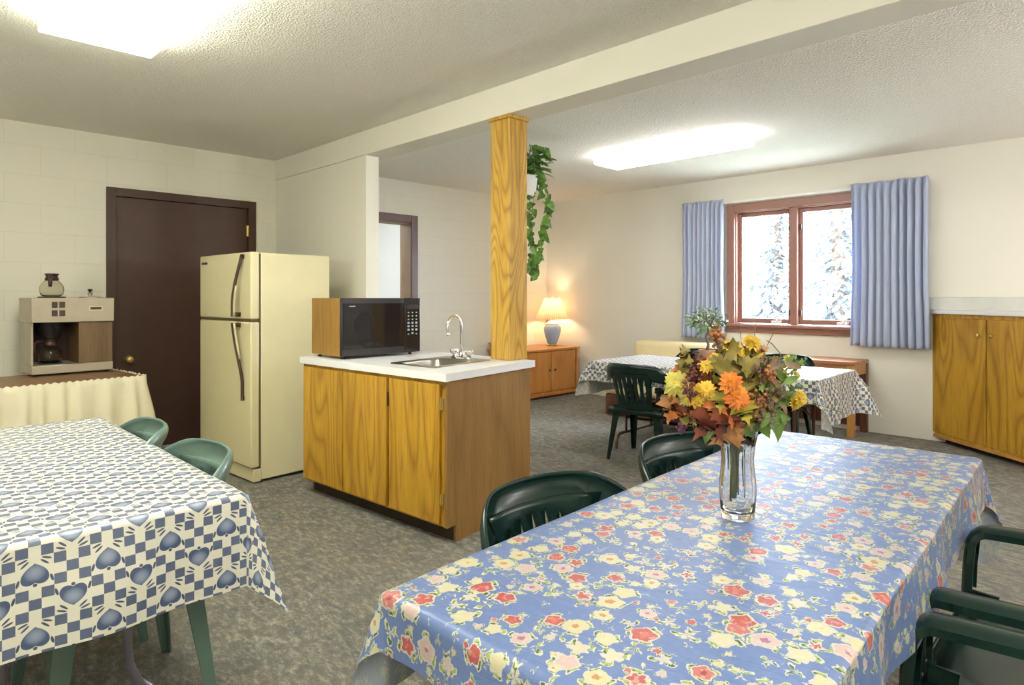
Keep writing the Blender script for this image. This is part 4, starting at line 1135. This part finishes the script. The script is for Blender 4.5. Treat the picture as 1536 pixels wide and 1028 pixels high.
flw = [(1014, 575, -.02, 27, 11, 3, 'f_lime', 'f_yellow'), (1030, 598, -.04, 16, 9, 2, 'f_lime', 'f_yellow'), (1044, 592, -.07, 24, 12, 3, 'f_yellow', 'f_orange'),
       (1092, 520, -.02, 17, 9, 3, 'f_yellow', 'f_orange'), (1107, 524, -.03, 13, 8, 3, 'f_yellow', 'rust'), (1128, 513, -.01, 19, 10, 3, 'f_yellow', 'f_lime'),
       (1097, 574, -.11, 22, 10, 4, 'f_orange', 'rust'), (1106, 596, -.11, 24, 12, 4, 'f_orange', 'f_yellow'), (1060, 548, -.05, 15, 9, 2, 'f_yellow', 'f_lime'), (1072, 538, -.03, 13, 8, 2, 'f_yellow', 'f_lime'),
       (1183, 541, .0, 13, 10, 2, 'f_lime', 'f_yellow'), (1202, 598, -.03, 17, 12, 2, 'f_yellow', 'f_lime'), (1192, 606, -.02, 13, 9, 2, 'f_yellow', 'f_lime'), (1195, 563, .01, 9, 8, 2, 'f_lime', 'f_yellow'), (1180, 568, 0, 9, 8, 2, 'f_lime', 'f_yellow'), (1060, 584, -.09, 17, 10, 3, 'f_yellow', 'f_orange')]
for x, y, dd, r, n, l, m1, m2 in flw:
    p = bp(x, y, dd - .045); stem_to(p); petal_flower(p, fdir(x, y) + UP * .3, r / 600 * .8, n + 4, l, M[m1], M[m2])
# leaves
lv = [(1096, 552, -.12, 'l_olive', 62, (-.9, -.9), 'maple'), (1088, 532, -.05, 'l_olive', 55, (.8, .5), 'maple'), (1118, 545, -.09, 'l_olive', 60, (.7, -.7), 'maple'), (1108, 560, -.10, 'l_olive', 50, (.2, -1), 'maple'), (1086, 540, -.10, 'l_olive', 50, (-.6, -.9), 'maple'),
      (1104, 530, -.08, 'l_olive', 52, (-.7, .3), 'maple'), (1012, 600, -.04, 'l_tan', 52, (-.35, -.9), 'maple'), (1020, 596, -.03, 'l_tan', 30, (-1, -.2), 'maple'), (1098, 640, -.10, 'l_tan', 62, (-.55, -.75), 'maple'), (1104, 634, -.09, 'l_tan', 42, (.5, -.6), 'maple'),
      (1050, 606, -.08, 'l_red', 50, (-.8, -.3), 'maple'), (1064, 618, -.11, 'l_red', 62, (-.4, -.8), 'maple'), (1080, 612, -.12, 'l_red', 62, (.1, -1), 'maple'), (1095, 620, -.12, 'l_orange', 46, (.5, -.6), 'maple'), (1046, 616, -.05, 'l_red', 44, (-1, .1), 'maple'),
      (1080, 590, -.13, 'l_lime', 44, (-.1, -1), 'maple'), (1112, 604, -.13, 'l_lime', 52, (.2, -1), 'maple'), (1120, 618, -.11, 'l_olive', 44, (.2, -1), 'maple'), (1034, 572, -.03, 'l_olive', 36, (-.6, .6), 'maple'), (1054, 560, -.06, 'l_olive', 40, (.2, .9), 'maple'), (1068, 565, -.09, 'l_red', 40, (-.3, -.9), 'maple'),
      (1160, 626, -.05, 'l_green', 56, (.45, -.9), 'ivy'), (1150, 622, -.04, 'l_green', 50, (.95, -.1), 'ivy'), (1165, 600, -.02, 'l_green', 44, (.9, .3), 'ivy'), (1140, 630, -.06, 'l_green', 40, (.4, -.8), 'ivy'), (1064, 640, -.06, 'l_green', 34, (-.4, -.9), 'ivy'), (1120, 640, -.07, 'l_green', 32, (.5, -.8), 'ivy'),
      (1132, 528, -.03, 'l_tan', 34, (.9, .3), 'maple'), (1136, 536, -.02, 'rust', 28, (.6, -.8), 'maple'), (1075, 604, -.13, 'l_orange', 40, (-.2, -1), 'maple'), (1116, 575, -.10, 'l_olive', 46, (.6, -.8), 'maple'), (1098, 604, -.12, 'l_red', 50, (.1, -1), 'maple'), (1036, 586, -.06, 'l_orange', 34, (-.4, -.9), 'maple'), (1050, 625, -.07, 'l_olive', 44, (-1, -.35), 'plain'), (1060, 600, -.03, 'l_red', 52, (-.5, -.8), 'maple'), (1130, 600, -.02, 'drybrown', 52, (.2, -.9), 'maple'), (1110, 625, -.01, 'l_red', 50, (.1, -.9), 'maple'), (1085, 580, .0, 'l_olive', 60, (0, 1), 'maple'), (1120, 570, .02, 'drybrown', 60, (.3, .9), 'maple'), (1145, 590, .01, 'l_green', 50, (.5, -.6), 'maple'), (1050, 580, .02, 'l_red', 50, (-.6, .5), 'maple')]
lv = [(x, y, dd + .015, mn, s * (.62 if mn in ('l_olive', 'l_lime') else .74), d_, kd) for x, y, dd, mn, s, d_, kd in lv]
for k in range(64):
    a = rb.uniform(0, 2 * pi); q_ = sqrt(rb.random()); x = 1088 + 78 * q_ * cos(a); y = 585 + 58 * q_ * sin(a)
    if x < 1060: mn = rb.choice(['l_red', 'l_lime', 'l_olive', 'rust', 'berry', 'l_orange'])
    elif x < 1125: mn = rb.choice(['l_olive', 'l_olive', 'l_orange', 'l_red', 'l_tan', 'l_lime']) if y > 560 else rb.choice(['l_olive', 'f_yellow', 'l_olive', 'l_lime'])
    else: mn = rb.choice(['drybrown', 'l_green', 'drybrown', 'l_olive', 'rust'])
    lv.append((x, y, rb.uniform(-.12, -.02) * (1 - q_ * .8), mn, rb.uniform(22, 36), (cos(a) + rb.uniform(-.6, .6), -sin(a) + rb.uniform(-.9, .5)), 'maple'))
for k in range(40):
    x = rb.uniform(1122, 1182); y = rb.uniform(535, 632)
    lv.append((x, y, rb.uniform(-.09, -.03), rb.choice(['drybrown', 'drybrown', 'l_green', 'l_olive', 'berry']), rb.uniform(14, 26), (rb.uniform(-1, 1), rb.uniform(-1, .8)), 'plain' if k % 2 else 'maple'))
for x, y, dd, mn, s, (dx, dz), kd in lv:
    mb = MB(); p = bp(x, y, dd - .02)
    add_leaf(mb, p, LAT * dx + UP * dz + FC * rb.uniform(-.3, .5), FC + UP * rb.uniform(-.3, .8) + LAT * rb.uniform(-.7, .7), s / 600, kd, rb.uniform(.2, .6))
    mb.tube([p, p.lerp(neck, .35)], .001, 5)
    build(mb, 'leaf', M[mn], bq, smooth=True, world=True)
# clusters
def cluster(px, py, dd, spread, n, r, mat, name):
    p0 = bp(px, py, dd - .06); mb = MB()
    for k in range(n):
        v_ = Vector((rb.gauss(0, 1), rb.gauss(0, 1), rb.gauss(0, 1))).normalized() * spread / 600 * rb.uniform(.3, 1)
        mb.sphere(p0 + v_, r * rb.uniform(.7, 1.2), 6, 4); 
        if k % 2 == 0: mb.tube([p0 - UP * .02, p0 + v_], .0007, 4)
    build(mb, name, mat, bq, smooth=True, world=True); stem_to(p0, M['twig'], 'twig', .0012)
for a in [(1040, 560, -.03, 16, 26, .0045, M['berry'], 'berry_cluster'), (1055, 544, -.02, 12, 20, .0045, M['berry'], 'berry_cluster'), (1030, 578, -.06, 13, 18, .0045, M['berry'], 'berry_cluster'), (1036, 592, -.08, 10, 14, .0045, M['berry'], 'berry_cluster'),
          (1076, 500, .0, 13, 34, .0048, M['rust'], 'dried_bloom'), (1078, 520, .0, 8, 20, .004, M['drybrown'], 'dried_bloom'), (1140, 565, -.04, 22, 46, .004, M['drybrown'], 'dried_bloom'), (1150, 585, -.03, 24, 50, .004, M['drybrown'], 'dried_bloom'), (1132, 604, -.07, 20, 36, .0045, M['rust'], 'dried_bloom'),
          (1155, 548, .0, 18, 36, .004, M['drybrown'], 'dried_bloom'), (1135, 545, -.02, 14, 26, .004, M['drybrown'], 'dried_bloom'), (1145, 618, -.04, 22, 44, .004, M['drybrown'], 'dried_bloom'), (1152, 560, -.05, 14, 22, .0048, M['rust'], 'dried_bloom'), (1022, 640, -.03, 8, 12, .0035, M['purple'], 'small_bloom')]:
    cluster(*a)
# sprigs and grasses
def sprig(x0_, y0_, x1_, y1_, dd, mat=M['l_green'], leaves=12, size=.014, bend=10):
    P3 = [bp(x0_ + (x1_ - x0_) * t_ / 6, y0_ + (y1_ - y0_) * t_ / 6 - bend * sin(pi * t_ / 6), dd) for t_ in range(7)]
    mb = MB().tube(P3, .0009, 4)
    for k in range(leaves):
        i = 1 + k * 5 / leaves; a = int(i); p = P3[a].lerp(P3[min(6, a + 1)], i - a)
        add_leaf(mb, p, LAT * rb.uniform(-1, 1) + UP * rb.uniform(-.2, 1) + FC * rb.uniform(-.4, .4), FC, size * rb.uniform(.7, 1.3), 'plain', .1)
    build(mb, 'sprig', mat, bq, smooth=True, world=True)
for k in range(16):
    x1_ = rb.uniform(1160, 1212); y1_ = rb.uniform(535, 612); sprig(1140, 625, x1_, y1_, rb.uniform(-.05, .04), M['l_green'] if k % 3 else M['f_lime'], 16, .016)
sprig(1120, 600, 1108, 470, .01, M['twig'], 0, .01, 0); sprig(1120, 600, 1135, 478, .02, M['twig'], 0, .01, 0); sprig(1130, 560, 1160, 500, 0, M['twig'], 0, .01, 0)
sprig(1150, 620, 1265, 620, -.02, M['stem'], 0, .01, 14)
P3 = [bp(x, y, -.02) for x, y in ((1150, 600), (1168, 570), (1174, 550), (1170, 530), (1158, 516), (1150, 511))]
build(MB().tube(P3, .0012, 5), 'grass_blade', M['stem'], bq, smooth=True, world=True)

# ------------------------------------------------------------------ outdoors
struct(build(MB().box(-30, 16, VB + .3, 60, -.5, -.4), 'ground', M['snow']))
rt = random.Random(3)
def conifer(u, v, h, label):
    c = thing('conifer_tree', label, 'tree', (u, v, -.4), 0, 'pale conifers outside the window')
    build(MB().tube([(0, 0, 0), (0, 0, h)], [.16, .03], 8), 'trunk', M['bark'], c, smooth=True)
    mb = MB()
    for k in range(int(h * 110)):
        z = h * (.04 + .94 * (k / (h * 110))); L = (1 - z / h) * h * .21 + .3; a = k * 2.4 + rt.uniform(-.3, .3); L *= rt.uniform(.7, 1.1)
        d_ = Vector((cos(a), sin(a), -.25))
        for j in range(6):
            dj = (d_ + Vector((rt.uniform(-.2, .2), rt.uniform(-.2, .2), 0))).normalized()
            add_leaf(mb, Vector((0, 0, z)) + dj * L * .15 * j, dj + Vector((rt.uniform(-.7, .7), rt.uniform(-.7, .7), rt.uniform(-.3, .2))), (0, 0, 1), L * .2, 'plain', .2)
    build(mb, 'foliage', M['needles'], c)
conifer(-6.3, 15.2, 6.8, 'pale conifer seen through the left window sash')
conifer(-4.1, 12.6, 6.2, 'pale conifer seen through the right window sash')
conifer(-10.6, 20, 8, 'distant pale conifer beyond the left window sash')
conifer(-6.2, 20.5, 8, 'distant pale conifer behind the two near conifers outside')

# ------------------------------------------------------------------ world, camera
wd = bpy.data.worlds.new('World'); S.world = wd; wd.use_nodes = True
bg = wd.node_tree.nodes['Background']; bg.inputs[0].default_value = (.76, .86, 1, 1); bg.inputs[1].default_value = 11
al = bpy.data.lights.new('window_portal', 'AREA'); al.shape = 'RECTANGLE'; al.size = 1.3; al.size_y = 1.3
al.cycles.is_portal = True
ao = bpy.data.objects.new('window_portal', al); COL.objects.link(ao); ao.location = (-2.65, VB + .25, 1.65); ao.rotation_euler = (math.radians(-90), 0, 0)
cam = bpy.data.cameras.new('Camera'); co_ = bpy.data.objects.new('Camera', cam); COL.objects.link(co_)
co_.location = (0, 0, H); co_.rotation_euler = (math.radians(90), 0, math.radians(45))
cam.sensor_width = 36; cam.lens = 960 / 1536 * 36; cam.shift_y = -(514 - 445) / 1536; cam.clip_start = .02
S.camera = co_
S.view_settings.view_transform = 'Standard'; S.view_settings.look = 'None'; S.view_settings.gamma = 1; S.view_settings.exposure = 1.92
try: S.view_settings.use_curve_mapping = False
except Exception: pass
